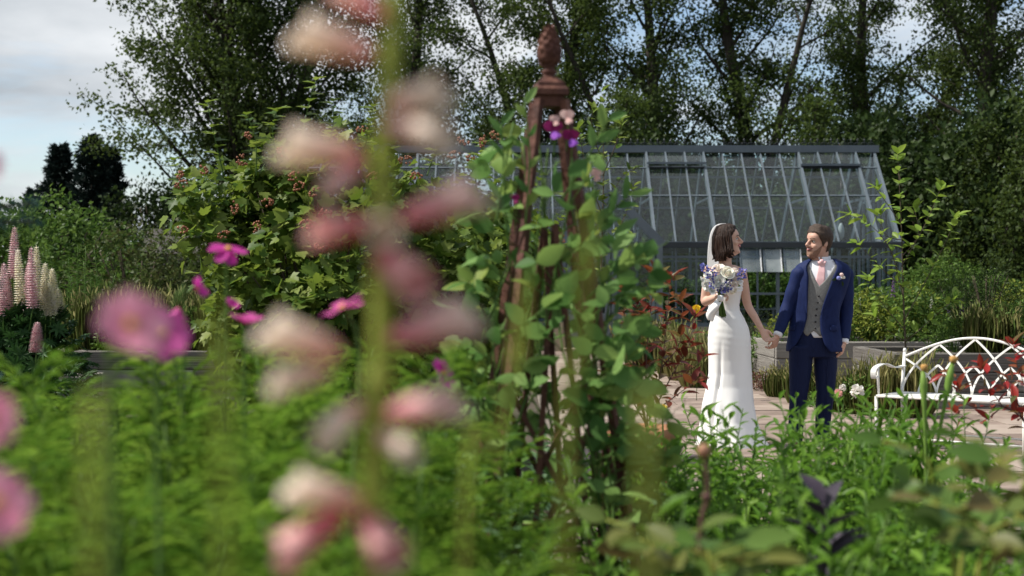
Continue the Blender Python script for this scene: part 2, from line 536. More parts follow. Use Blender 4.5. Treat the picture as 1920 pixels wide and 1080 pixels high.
# ------------------------------------------------------------------ greenhouse
EY, RY, EZ, RZ = 30.2, 32.45, 2.24, 4.42
GX1 = 8.24; PW = .4326; NP = 30
GX0 = GX1 - PW * NP
gh = thing('greenhouse', 'large grey framed glasshouse with gabled porch behind the couple', 'greenhouse', (GX0, EY, 0))
def G(x, y, z): return (x - GX0, y - EY, z)
def gbar(name, p0, p1, w, h, mat=M_FRAME, up=(0, 0, 1), parent=None):
    m = MB(); m.addp(bar(G(*p0), G(*p1), w, h, up)); return m.build(name, mat, parent or gh, False)
def rp(x, t, back=False, off=0.0):
    """point on the roof slope: t 0 at ridge, 1 at eave"""
    y = RY + (EY - RY) * t
    if back: y = 2 * RY - y
    return (x, y, RZ + (EZ - RZ) * t + off)
nrm = unit(np.array([0, -(RZ - EZ), (RY - EY)]))      # outward normal of the front slope
sl = math.hypot(RY - EY, RZ - EZ)
# panes: shared mesh, unit size
pane_me = MB().addp(box(0, 1, 0, 1, -.003, .003)).mesh('glass_pane', M_GLASS, False)
panew_me = MB().addp(box(0, 1, 0, 1, -.003, .003)).mesh('glass_pane', M_GLASSW, False)
def pane(x, t0, t1, back, vent=None, w=PW):
    o = link('glass_pane', pane_me, gh)
    a = np.array(G(*rp(x, t1, back))); b = np.array(G(*rp(x, t0, back)))
    yd = b - a
    m = Matrix.Identity(4)
    z = unit(np.cross((1, 0, 0), yd))
    for r in range(3):
        m[r][0] = (w - .012, 0, 0)[r]; m[r][1] = yd[r] * .996; m[r][2] = z[r]; m[r][3] = a[r] + (.006, 0, 0)[r]
    o.matrix_basis = m
VENTS = (19, 27)      # first pane of each 3-pane roof vent (counted so the last bay stays clear)
VSET = {}
for v in (18, 26):
    for k in range(3): VSET[v + k] = v
rows = [(0.03, .19), (.19, .50), (.50, 1.0)]
for i in range(NP):
    x = GX0 + i * PW
    for (t0, t1) in rows:
        if i in VSET and t0 < .1: continue
        pane(x, t0, t1, False)
    pane(x, .03, .5, True); pane(x, .5, 1, True)
main = {0, 18, 21, 26, 30, 12, 6, 29, 9, 15, 3, 23}
for i in range(NP + 1):
    x = GX0 + i * PW
    big = i in (0, 30, 18, 26, 21, 12, 6, 29)
    w = .055 if big else .032
    gbar('glazing_bar', np.array(rp(x, 0)) + nrm * .02, np.array(rp(x, 1.01)) + nrm * .02, w, .06 if big else .045, up=nrm)
    n2 = nrm * np.array([1, -1, 1])
    gbar('glazing_bar', np.array(rp(x, 0, True)) + n2 * .02, np.array(rp(x, 1.0, True)) + n2 * .02, w, .05, up=n2)
    if big:
        gbar('rafter', np.array(rp(x, 0)) - nrm * .08, np.array(rp(x, 1.0)) - nrm * .08, .05, .13, up=nrm)
        gbar('rafter', np.array(rp(x, 0, True)) - n2 * .08, np.array(rp(x, 1.0, True)) - n2 * .08, .05, .13, up=n2)
        gbar('tie_bar', rp(x, .52), rp(x, .52, True), .03, .05)
for t in (.19, .50):
    gbar('purlin', np.array(rp(GX0, t)) + nrm * .006, np.array(rp(GX1, t)) + nrm * .006, .030, .025, up=nrm)
    gbar('purlin', np.array(rp(GX0, t + .06, True)), np.array(rp(GX1, t + .06, True)), .05, .05)
# ridge, cresting, gutter
gbar('ridge_beam', (GX0 - .06, RY - .03, RZ + .045), (GX1 + .10, RY - .03, RZ + .045), .20, .16)
crest = MB()
add_tube(crest, [(0, 0, 0), (0, 0, .17)], [.010, .006], 5)
for s in (-1, 1):
    add_tube(crest, [(s * .06, 0, .0), (s * .062, 0, .05), (s * .03, 0, .075), (0, 0, .05)], .008, 5)
add_tube(crest, [(-.03, 0, .13), (.03, 0, .13)], .007, 4)
crest_me = crest.mesh('cresting', M_GUTTER)
n_c = int((GX1 - GX0) / .152)
for i in range(n_c + 1):
    o = link('cresting', crest_me, gh); o.location = G(GX0 + i * .152, RY - .03, RZ + .125)
gbar('gutter', (GX0 - .05, EY - .06, EZ - .03), (GX1 + .06, EY - .06, EZ - .03), .13, .12, M_GUTTER)
gbar('gutter_lip', (GX0 - .05, EY - .12, EZ + .035), (GX1 + .06, EY - .12, EZ + .035), .02, .02, M_FRAME)
BY = 2 * RY - EY
gbar('gutter', (GX0 - .05, BY + .06, EZ - .03), (GX1 + .06, BY + .06, EZ - .03), .13, .12, M_GUTTER)
# roof vents hinged at the ridge, standing open
for v, ang in ((18, 9), (26, 4)):
    x0 = GX0 + v * PW; x1 = x0 + 3 * PW
    piv = np.array(rp(x0, .02)) + nrm * .05
    d = unit(np.array(rp(x0, 1)) - np.array(rp(x0, 0)))
    d = unit(d * math.cos(R(ang)) + nrm * math.sin(R(ang)))
    up2 = unit(np.cross((1, 0, 0), d)) * 1
    ln = sl * .17
    vt = MB(); q = piv + d * ln
    for k in range(4):
        xx = x0 + k * PW
        vt.addp(bar(G(xx, piv[1], piv[2]), G(xx, q[1], q[2]), .035, .04, up2))
    vt.addp(bar(G(x0 - .02, q[1], q[2]), G(x1 + .02, q[1], q[2]), .05, .05))
    vf = vt.build('roof_vent', M_FRAME, gh, False)
    for k in range(3):
        o = link('pane', pane_me, vf)
        a = np.array(G(x0 + k * PW + .015, q[1], q[2])); b = np.array(G(x0 + k * PW + .015, piv[1], piv[2])); yd = b - a
        m = Matrix.Identity(4); z = unit(np.cross((1, 0, 0), yd))
        for r in range(3):
            m[r][0] = (PW - .03, 0, 0)[r]; m[r][1] = yd[r]; m[r][2] = z[r]; m[r][3] = a[r]
        o.matrix_basis = m
    gbar('vent_sill', np.array(rp(x0, .195)) + nrm * .03, np.array(rp(x1, .195)) + nrm * .03, .05, .05, M_GUTTER, up=nrm)
# walls
PX0, PX1 = 1.02, 2.98          # porch side walls (X), porch front stands before the eave
PFY = 28.75
def wallpane(x0, x1, z0, z1, y, tilt=0.0):
    o = link('glass_pane', panew_me, gh)
    m = Matrix.Identity(4)
    h = z1 - z0
    vy = Vector((0, -math.sin(tilt) * h, -math.cos(tilt) * h)) if tilt else Vector((0, 0, h))
    org = G(x0 + .02, y, z1 if tilt else z0)
    vz = Vector((1, 0, 0)).cross(vy).normalized()
    for r in range(3):
        m[r][0] = (x1 - x0 - .04, 0, 0)[r]; m[r][1] = vy[r]; m[r][2] = vz[r]; m[r][3] = org[r]
    o.matrix_basis = m; return o
opened = {int((P(px, 490, EY)[0] - GX0) / PW) for px in (1440, 1478, 1402)}
for yy in (EY, BY):
    i = 0
    for i in range(NP):
        x = GX0 + i * PW
        inporch = yy == EY and PX0 - .1 < x + PW / 2 < PX1 + .1
        if inporch: continue
        if yy == EY and i in opened:
            continue
        wallpane(x, x + PW, 1.98, EZ - .08, yy)
        wallpane(x, x + PW, .52, 1.95, yy)
    for i in range(NP + 1):
        x = GX0 + i * PW
        if yy == EY and PX0 < x < PX1: continue
        gbar('mullion', (x, yy, .5), (x, yy, EZ - .05), .035 if i % 3 else .07, .06, up=(0, 1, 0))
    for z, h in ((1.96, .05), (1.18, .05), (.52, .08)):
        if yy == EY:
            gbar('transom', (GX0, yy - .02, z), (PX0, yy - .02, z), .05, h); gbar('transom', (PX1, yy - .02, z), (GX1, yy - .02, z), .05, h)
        else:
            gbar('transom', (GX0, yy, z), (GX1, yy, z), .05, h)
    m = MB()
    if yy == EY:
        m.addp(box(*[G(GX0, 0, 0)[0], G(PX0, 0, 0)[0]], -.06, .10, 0, .48)); m.addp(box(G(PX1, 0, 0)[0], G(GX1, 0, 0)[0], -.06, .10, 0, .48))
    else:
        m.addp(box(0, GX1 - GX0, BY - EY - .06, BY - EY + .1, 0, .48))
    m.build('plinth_wall', M_STONE, gh, False)
# open side lights, hinged at the top, white edged
M_EDGE = surf('white_edge', [(.8, .8, .8)], 5, .4)
sky_sheen_me = MB().addp(box(0, 1, 0, 1, -.003, .003)).mesh('open_side_light', glassmat('sky_sheen_glass', (.85, .9, .9), .30, (.50, .54, .54), 2.0), False)  # pale film painted into the glass stands in for reflected sky
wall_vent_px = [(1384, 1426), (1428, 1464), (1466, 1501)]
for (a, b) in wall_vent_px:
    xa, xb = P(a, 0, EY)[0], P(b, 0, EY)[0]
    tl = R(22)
    o = wallpane(xa, xb, 1.60, 2.12, EY - .05, tl); o.name = 'open_side_light'; o.data = sky_sheen_me
    for xx in (xa + .02, xb - .02):
        z1, z0 = 2.12, 2.12 - .52 * math.cos(tl)
        gbar('side_light_edge', (xx, EY - .06, z1), (xx, EY - .06 - .52 * math.sin(tl), z0), .022, .02, M_EDGE if xx > xa + .1 else M_FRAME)
# gable ends
for x in (GX0, GX1):
    n = 10
    for k in range(n + 1):
        y = EY + (BY - EY) * k / n
        t = 1 - abs(2 * k / n - 1)
        gbar('mullion', (x, y, .5), (x, y, EZ + (RZ - EZ) * t - .02), .04, .05, up=(1, 0, 0))
    gbar('gable_rail', (x, EY, EZ), (x, BY, EZ), .05, .07)
    MB().add([G(x, EY, .5), G(x, BY, .5), G(x, BY, EZ), G(x, RY, RZ), G(x, EY, EZ)], [(0, 1, 2, 3, 4)]).build('gable_glass', M_GLASSW, gh, False)
    m = MB(); m.addp(box(x - GX0 - .05, x - GX0 + .05, .1, BY - EY - .06, 0, .48)); m.build('plinth_wall', M_STONE, gh, False)
# porch
PC = (PX0 + PX1) / 2; PZ = 2.20; PA = PZ + (PX1 - PX0) / 2 * 1.02
for x in (PX0, PX1):
    gbar('porch_post', (x, PFY, 0), (x, PFY, PZ), .13, .12)
    gbar('porch_eave', (x, PFY, PZ), (x, EY + .2, PZ), .12, .10)
    gbar('porch_sill', (x, PFY, .5), (x, EY, .5), .08, .06)
    MB().add([G(x, PFY, .05), G(x, EY, .05), G(x, EY, PZ), G(x, PFY, PZ)], [(0, 1, 2, 3)]).build('porch_side_glass', M_GLASSW, gh, False)
    s = 1 if x > PC else -1
    gbar('barge_board', (PC, PFY - .02, PA + .04), (x + s * .07, PFY - .02, PZ - .03), .05, .17, up=(s, 0, 1))
    yv = EY + (PA - EZ) / (RZ - EZ) * (RY - EY)
    MB().add([G(PC, PFY, PA), G(x, PFY, PZ), G(x, EY, PZ), G(PC, yv, PA)], [(0, 1, 2, 3)]).build('porch_roof_glass', M_GLASS, gh, False)
    m = MB()
    m.addp(box(x - GX0 - .06, x - GX0 + .20, PFY - EY - .16, PFY - EY + .10, 0, .62)) if s > 0 else m.addp(box(x - GX0 - .20, x - GX0 + .06, PFY - EY - .16, PFY - EY + .10, 0, .62))
    m.build('stone_pier', M_STONE, gh, False)
gbar('porch_rail', (PX0, PFY, 2.06), (PX1, PFY, 2.06), .07, .07)
gbar('porch_ridge', (PC, PFY - .06, PA + .03), (PC, EY + 1.0, PA + .03), .10, .08)
MB().add([G(PX0, PFY + .01, 2.1), G(PX1, PFY + .01, 2.1), G(PC, PFY + .01, PA)], [(0, 1, 2)]).build('gable_glass', M_GLASSW, gh, False)
for k in (-.5, 0, .5):
    x = PC + k * (PX1 - PX0) / 2
    gbar('gable_bar', (x, PFY, 2.08), (x, PFY, PA - abs(x - PC) * 1.02 - .02), .035, .05, up=(0, 1, 0))
for s in (0, 1):
    xa = PX0 + .09 if s == 0 else PC + .006
    xb = PC - .006 if s == 0 else PX1 - .09
    m = MB()
    for x in (xa + .06, xb - .06): m.addp(bar(G(x, PFY, .05), G(x, PFY, 2.02), .11, .05, (0, 1, 0)))
    for z, h in ((.42, .74), (1.98, .09)): m.addp(box(G(xa + .115, 0, 0)[0], G(xb - .115, 0, 0)[0], PFY - EY - .022, PFY - EY + .022, z - h / 2, z + h / 2))
    m.addp(box(G(xa + .19, 0, 0)[0], G(xb - .19, 0, 0)[0], PFY - EY - .032, PFY - EY - .02, .16, .68))
    dr = m.build('door', M_FRAME, gh, False)
    MB().addp(box(G(xa + .115, 0, 0)[0], G(xb - .115, 0, 0)[0], PFY - EY - .004, PFY - EY + .004, .79, 1.93)).build('glass', M_GLASSW, dr, False)
    hx = xb - .06 if s == 0 else xa + .06
    h = MB(); add_tube(h, [G(hx, PFY - .03, 1.05), G(hx, PFY - .09, 1.05), G(hx + (.1 if s else -.1), PFY - .09, 1.05)], .012, 6); h.build('handle', M_GUTTER, dr)
x = PC + .22
MB().addp(box(G(x + .22, 0, 0)[0], G(x + .36, 0, 0)[0], PFY - EY - .034, PFY - EY - .03, 1.955, 2.005)).build('door_notice', M_WHITEP, gh, False)
gbar('door_step', (PX0, PFY - .32, .05), (PX1, PFY - .32, .05), .42, .09, M_STONE)
# staging inside, seen through the glass
for (x0, x1, y0) in ((3.4, 8.0, 31.0), (-4.5, .8, 31.0), (3.4, 8.0, 33.4)):
    b = thing('staging_bench', 'slatted grey bench standing inside the glasshouse', 'bench', (x0, y0, 0), group='benches inside the glasshouse')
    for k in range(5): MB().addp(box(0, x1 - x0, k * .16, k * .16 + .12, .82, .85)).build('slat', M_FRAME, b, False)
    for k in range(5):
        xx = (x1 - x0) * k / 4
        m = MB(); m.addp(bar((xx, .04, 0), (xx, .04, .82), .05, .05)); m.addp(bar((xx, .70, 0), (xx, .70, .82), .05, .05)); m.build('leg', M_FRAME, b, False)
        m = MB(); m.addp(bar((xx, .05, .45), (xx + .35, .05, .82), .03, .03)); m.build('brace', M_GUTTER, b, False)
# hanging lamp/pot shade seen through the roof
sh = thing('hanging_shade', 'pale bell shaped lampshade hanging inside the glasshouse roof', 'lampshade', P(1577, 430, 31.4))
m = MB(); lathe(m, [(.015, .14), (.03, .12), (.06, .06), (.075, -.06), (.06, -.18), (.02, -.24)], 16); m.build('shade', surf('frosted_shade', [(.35, .36, .36)], 5, .5), sh)
m = MB(); add_tube(m, [(0, 0, .30), (0, 0, 1.1)], .012, 5); m.build('rod', M_GUTTER, sh)

# ------------------------------------------------------------------ white gothic bench
bn = thing('garden_bench', 'white wrought iron bench with interlaced pointed arch back', 'bench', (2.90, 11.32, 0), R(-40))
W_, D_ = 1.18, .47
def bt(name, pts, r=.011, n=6, parent=None):
    m = MB(); add_tube(m, pts, r, n); return m.build(name, M_WHITEP, parent or bn)
def smooth(pts, n=14):
    pts = np.array(pts, float); out = []
    m = len(pts)
    for i in range(m - 1):
        p0, p1, p2, p3 = pts[max(i - 1, 0)], pts[i], pts[i + 1], pts[min(i + 2, m - 1)]
        for k in range(n):
            t = k / n
            out.append(.5 * ((2 * p1) + (-p0 + p2) * t + (2 * p0 - 5 * p1 + 4 * p2 - p3) * t * t + (-p0 + 3 * p1 - 3 * p2 + p3) * t ** 3))
    out.append(pts[-1]); return np.array(out)
SH = .44
def back(x, z): return (x, D_ + (z - SH) * .16, z)
for x in (0, W_):
    bt('leg', [(x, 0, 0), (x, 0, SH)], .014); bt('leg', [(x, D_ + .04, 0), back(x, SH), back(x, .77)], .015)
    m = MB(); blob(m, back(x, .785), (.016, .016, .024), 8, 6); m.build('post_knob', M_WHITEP, bn)
    arm = smooth([back(x, .66), (x, D_ * .7, .655), (x, D_ * .35, .69), (x, .03, .68), (x, -.05, .645), (x, -.045, .585), (x, .0, .60)], 6)
    m = MB()
    for a, b in zip(arm[:-1], arm[1:]): m.addp(bar(a, b, .045, .008, (0, 0, 1) if abs(b[2] - a[2]) < abs(b[1] - a[1]) else (0, 1, 0)))
    m.build('armrest', M_WHITEP, bn, False)
    bt('arm_support', [(x, .04, SH), (x, .03, .58), (x, .03, .675)], .011)
    bt('side_rail', [(x, 0, .12), (x, D_ + .02, .12)], .009)
bt('front_rail', [(0, 0, .12), (W_, 0, .12)], .009); bt('rear_rail', [(0, D_ + .02, .12), (W_, D_ + .02, .12)], .009)
top = [back(W_ * t, .735 + .165 * math.sin(math.pi * t)) for t in np.linspace(0, 1, 25)]
bt('top_rail', top, .011)
bt('seat_frame', [(0, 0, SH), (W_, 0, SH)], .013); bt('seat_frame', [(0, D_, SH), (W_, D_, SH)], .013)
for k in range(7):
    m = MB(); y0 = .012 + k * .064
    m.addp(box(.004, W_ - .004, y0, y0 + .048, SH + .004, SH + .012)); m.build('seat_slat', M_WHITEP, bn, False)
def gothic(xa, xb, z0, z1, lo=-9, hi=9):
    c = (xa + xb) / 2
    for s, e in ((xa, 1), (xb, -1)):
        pts = [back(s + (c - s) * (t ** 1.9), z0 + (z1 - z0) * t) for t in np.linspace(0, 1, 14)]
        pts = [p for p in pts if lo - .001 <= p[0] <= hi + .001]
        if len(pts) < 3: continue
        m = MB()
        for a, b in zip(pts[:-1], pts[1:]): m.addp(bar(a, b, .016, .008, (0, -1, .16)))
        m.build('arch_strip', M_WHITEP, bn, False)
q = W_ / 4
topz = lambda x: .735 + .165 * math.sin(math.pi * x / W_)
for k in (-1, 0, 1, 2, 3):
    xa, xb = k * q, (k + 2) * q
    gothic(xa, xb, SH, topz((xa + xb) / 2) - .01, 0, W_)
for k in range(1, 4): gothic(k * q - q * .52, k * q + q * .52, SH, .675)

# ------------------------------------------------------------------ trees
def branch_path(p, d, L, n, wob, up=0.0):
    pts = [np.array(p, float)]; d = unit(d)
    for i in range(n):
        d = unit(d + rng.normal(size=3) * wob + np.array([0, 0, up]))
        pts.append(pts[-1] + d * L / n)
    return np.array(pts), d
def make_tree(name, H, spread, tr, nleaf, clear, lsize, mat, label, cat='tree', limbs=26, leaders=2, lowfill=0.5):
    t = thing(name, label, cat)
    tm = MB(); tips = []
    for l in range(leaders):
        d0 = np.array([rng.normal() * .10, rng.normal() * .10, 1.0]) if l else np.array([0, 0, 1.0])
        st = np.array([0, 0, 0.0]) if l == 0 else np.array([0, 0, clear * (.55 + .3 * l)])
        pts, _ = branch_path(st, d0 + (np.array([math.cos(l * 2.4), math.sin(l * 2.4), 0]) * .28 if l else 0), (H - st[2]) * (1 if l == 0 else .8), 14, .05, .05)
        r0 = tr * (1 if l == 0 else .6)
        rad = r0 * (1 - np.linspace(0, 1, 15) * .88); rad[0] *= 1.35
        add_tube(tm, pts, rad, 9)
        n_l = limbs if l == 0 else limbs // 2
        for k in range(n_l):
            u = (k + .5 + rng.normal() * .3) / n_l
            h = clear + (H * .95 - clear) * max(0, u) ** 1.15
            s = np.clip((h - st[2]) / max(H - st[2], .1) * 14 / (1 if l == 0 else .8), 0, 13.9); i0 = int(s)
            p = pts[i0] + (pts[i0 + 1] - pts[i0]) * (s - i0)
            az = k * 2.399 + rng.normal() * .4 + l
            el = R(rng.uniform(22, 62))
            L = spread * (1.0 - .55 * u) * rng.uniform(.7, 1.15)
            d = np.array([math.cos(az) * math.cos(el), math.sin(az) * math.cos(el), math.sin(el)])
            lp, dl = branch_path(p, d, L, 7, .10, .04)
            add_tube(tm, lp, np.linspace(max(r0 * .32 * (1 - .6 * u), .03), .012, 8), 5, False)
            for q_ in range(8):
                s2 = rng.uniform(1.6, 6.9); i2 = int(s2); pp = lp[i2] + (lp[min(i2 + 1, 7)] - lp[i2]) * (s2 - i2)
                dd = unit(unit(lp[min(i2 + 1, 7)] - lp[i2]) * .7 + rng.normal(size=3) * .6)
                sp, _ = branch_path(pp, dd, L * rng.uniform(.22, .42), 4, .2, -.03)
                add_tube(tm, sp, np.linspace(.018, .006, 5), 3, False)
                tips.append(sp)
    tm.build('trunk', M_BARK, t)
    tips = np.array(tips)                    # (n,5,3)
    idx = rng.integers(0, len(tips), nleaf)
    wgt = rng.uniform(.2, 1.0, len(tips)) ** 1.1
    idx = rng.choice(len(tips), nleaf, p=wgt / wgt.sum())
    s = rng.beta(2.2, 1.2, nleaf) * 3.99; i = s.astype(int)
    base = tips[idx, i] + (tips[idx, i + 1] - tips[idx, i]) * (s - i)[:, None]
    pos = base + rng.normal(size=(nleaf, 3)) * np.array([.30, .30, .22])
    yd = rand_dirs(nleaf, -.35); zn = rand_dirs(nleaf, .6)
    L = rng.uniform(.7, 1.25, nleaf) * lsize
    MB().addp(scatter(LEAF_TINY, pos, yd, zn, L, L * .82)).build('crown', mat, t, kind='stuff')
    return t
def bush_arrays(rx, ry, rz, n, lsize, clumps=40, wid=.6, zlow=-.55, sig=.16):
    c = rand_dirs(clumps) * rng.uniform(.55, .95, (clumps, 1)); c = c[c[:, 2] > zlow]
    k = rng.integers(0, len(c), n)
    d = rand_dirs(n, .25)
    rr = sig * rng.uniform(.45, 1.0, (n, 1)) * rng.uniform(.8, 1.5, (len(c), 1))[k]
    pos = (c[k] + d * rr * 1.6) * np.array([rx, ry, rz])
    yd = unit(d + rng.normal(size=(n, 3)) * .7 + np.array([0, 0, -.25])); zn = unit(d + rng.normal(size=(n, 3)) * .5 + np.array([0, 0, .4]))
    L = rng.uniform(.65, 1.25, n) * lsize
    return pos, yd, zn, L, L * wid
def make_bush(name, label, cat, rx, ry, rz, n, lsize, mat, tmpl=LEAF_TINY, clumps=40, wid=.6, stems=6, group=None, twig=M_TWIG, sig=.18):
    t = thing(name, label, cat, group=group)
    pos, yd, zn, L, W = bush_arrays(rx, ry, rz, n, lsize, clumps, wid, sig=sig)
    pos[:, 2] += rz * .72; pos[:, 2] = np.maximum(pos[:, 2], .03)
    sm = MB()
    for k in range(stems):
        a = rng.uniform(0, 6.28); r = rng.uniform(.2, .6)
        tip = np.array([math.cos(a) * rx * r, math.sin(a) * ry * r, rz * 1.35])
        add_tube(sm, smooth([(tip[0] * .1, tip[1] * .1, 0), tip * np.array([.4, .4, .5]), tip], 4), np.linspace(.03, .006, 9) * max(rz, .3), 5)
    sm.build('stems', twig, t)
    MB().addp(scatter(tmpl, pos, yd, zn, L, W)).build('foliage', mat, t, kind='stuff')
    return t

T1 = make_tree('poplar_tree', 17, 6.6, .46, 80000, 2.6, .135, ML_POPLAR, 'broad many limbed poplar whose crown spreads against the open grey sky', limbs=30, leaders=3)
put(T1, (P(470, 0, 50)[0], 50, 0), R(40))
T2 = make_tree('poplar_tree', 18, 4.6, .36, 38000, 3.2, .12, ML_POPLAR, 'tall poplar behind the rusty obelisk finial', limbs=26, leaders=2)
put(T2, (P(1010, 0, 52)[0], 52, 0), R(10), group='poplars in a row beyond the glasshouse')
T3 = make_tree('poplar_tree', 17, 4.3, .34, 34000, 3.4, .12, ML_POPLAR, 'tall poplar rising over the middle of the glasshouse ridge', limbs=24, leaders=2)
put(T3, (P(1215, 0, 50)[0], 50, 0), R(70), group='poplars in a row beyond the glasshouse')
for src, px, Y, rz, s, lab in ((T2, 1425, 50, 150, .98, 'tall poplar directly above the bride and groom, beyond the glasshouse'),
                               (T3, 1640, 53, 200, 1.05, 'tall poplar beyond the right end of the glasshouse ridge'),
                               (T2, 1850, 48, 265, 1.0, 'thick trunked poplar standing well clear of the glasshouse end'),
                               (T3, 760, 54, 310, 1.0, 'poplar half hidden behind the pink foxglove spire'),
                               (T2, 2120, 50, 80, 1.0, 'outermost poplar of the row past the glasshouse')):
    put(copy_tree(src), (P(px, 0, Y)[0], Y, 0), R(rz), s, lab, 'poplars in a row beyond the glasshouse')
# young slim trees and understorey
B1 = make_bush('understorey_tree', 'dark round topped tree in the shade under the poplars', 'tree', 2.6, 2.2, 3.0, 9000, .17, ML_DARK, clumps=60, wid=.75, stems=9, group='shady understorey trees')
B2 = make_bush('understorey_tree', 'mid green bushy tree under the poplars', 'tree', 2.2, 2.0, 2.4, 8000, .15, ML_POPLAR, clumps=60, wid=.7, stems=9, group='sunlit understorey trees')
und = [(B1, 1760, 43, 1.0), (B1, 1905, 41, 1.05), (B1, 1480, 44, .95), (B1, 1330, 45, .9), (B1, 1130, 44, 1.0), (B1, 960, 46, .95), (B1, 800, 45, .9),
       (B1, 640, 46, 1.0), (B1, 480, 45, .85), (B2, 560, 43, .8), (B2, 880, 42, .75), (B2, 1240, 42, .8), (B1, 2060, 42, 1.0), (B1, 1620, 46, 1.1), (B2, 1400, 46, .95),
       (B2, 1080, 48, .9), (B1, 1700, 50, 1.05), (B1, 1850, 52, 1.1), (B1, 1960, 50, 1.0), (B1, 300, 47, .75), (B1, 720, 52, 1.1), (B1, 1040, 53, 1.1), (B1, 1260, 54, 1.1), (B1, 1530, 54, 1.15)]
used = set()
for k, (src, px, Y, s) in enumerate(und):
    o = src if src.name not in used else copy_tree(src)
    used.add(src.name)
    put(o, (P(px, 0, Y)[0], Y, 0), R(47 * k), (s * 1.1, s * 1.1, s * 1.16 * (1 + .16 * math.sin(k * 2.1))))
# slender young poplars, light green
Y1 = make_tree('young_poplar', 7.5, .95, .07, 7000, .8, .12, ML_POPLAR, 'slender upright young poplar beside the glasshouse end', limbs=26, leaders=1)
put(Y1, (P(1895, 0, 38)[0], 38, 0), 0, 1.0, group='young upright poplars')
for px, Y, s, lab in ((1495, 42, .95, 'slender young poplar showing over the glasshouse ridge'), (1795, 40, .8, 'short young poplar in front of the dark trees'), (1130, 41, .95, 'slender young poplar behind the glasshouse porch')):
    put(copy_tree(Y1), (P(px, 0, Y)[0], Y, 0), R(px), s, lab, 'young upright poplars')
# dark conifers at the left
def conifer(H, rb, n):
    t = thing('conifer', 'dark pointed conifer', 'conifer')
    m = MB(); add_tube(m, [(0, 0, 0), (0, 0, H * .95)], [.14, .02], 7)
    m.build('trunk', M_BARK, t)
    L = []; nb = 90
    f = MB()
    for k in range(nb):
        u = (k / nb) ** .9; z = .5 + (H - .6) * u; a = k * 2.4
        ln = rb * (1 - u) ** .8 * rng.uniform(.75, 1.2) + .12
        d = np.array([math.cos(a), math.sin(a), .28])
        pts, _ = branch_path((0, 0, z), d, ln, 5, .06, .06)
        kk = n // nb
        s = rng.uniform(.8, 5, kk); i = np.minimum(s.astype(int), 4)
        pos = pts[i] + (pts[i + 1] - pts[i]) * (s - i)[:, None] + rng.normal(size=(kk, 3)) * .06
        yd = unit(d + rng.normal(size=(kk, 3)) * .6 + np.array([0, 0, .15]))
        f.addp(scatter(LEAF_TINY, pos, yd, rand_dirs(kk, .5), rng.uniform(.14, .32, kk), rng.uniform(.04, .09, kk)))
    f.build('crown', ML_CONIFER, t, kind='stuff')
    return t
C1 = conifer(6.6, 1.5, 9000)
for k, (px, Y, s, lab) in enumerate(((112, 58, 1.08, 'broad dark conifer standing behind the hedge trees'), (172, 57, 1.12, 'tallest dark conifer at the edge of the open sky'), (205, 60, 1.1, 'dark conifer touching the poplar crown'), (62, 62, .85, 'short dark conifer at the end of its row'))):
    put(C1 if k == 0 else copy_tree(C1), (P(px, 0, Y)[0], Y, 0), k, s, lab, 'dark conifers')
# mid-left hedge trees
H1 = make_bush('hedge_tree', 'rounded green tree behind the lupins', 'tree', 1.9, 1.6, 1.75, 9000, .12, ML_MID, clumps=70, wid=.6, stems=8)
H2 = make_bush('hedge_tree', 'olive bronze rounded shrub left of the berried shrub', 'shrub', 1.8, 1.5, 1.5, 9000, .10, ML_BEECH, clumps=70, wid=.6, stems=8)
put(H1, (P(90, 0, 27)[0], 27, 0), 0, 1.0); put(H2, (P(255, 0, 25)[0], 25, 0), 1, .95)
put(copy_tree(H1), (P(-60, 0, 24)[0], 24, 0), 2, .95, 'rounded green tree cut off at the picture edge behind the lupins')
put(copy_tree(H2), (P(420, 0, 30)[0], 30, 0), 3, .80, 'olive shrub in the gap behind the berried shrub')
put(copy_tree(H1), (P(560, 0, 27)[0], 27, 0), 4, .95, 'green rounded tree mostly hidden behind the berried shrub')
put(copy_tree(H1), (P(720, 0, 26)[0], 26, 0), 5, .90, 'green rounded tree behind the foxglove spire')
put(copy_tree(H1), (P(1780, 0, 27)[0], 27, 0), 6, .62, 'bright green round bush beyond the glasshouse end')
put(copy_tree(H1), (P(1895, 0, 25)[0], 25, 0), 7, .50, 'low bright green bush near the rosemary')
# grey shed roof glimpsed behind
sd = thing('shed', 'low grey shed glimpsed through the gap by the berried shrub', 'shed', (P(345, 0, 34)[0], 34, 0))
m = MB(); m.addp(box(-.9, .9, 0, 1.6, 0, 2.15)); m.build('wall', M_SLEEPER, sd, False)
m = MB(); m.add([(-1.05, -.1, 2.12), (1.05, -.1, 2.12), (1.05, .8, 2.75), (-1.05, .8, 2.75), (1.05, 1.7, 2.12), (-1.05, 1.7, 2.12)], [(0, 1, 2, 3), (3, 2, 4, 5)]); m.build('roof', surf('felt_roof', [(.05, .045, .042), (.075, .068, .062)], 6, .95, bump=.3), sd, False)
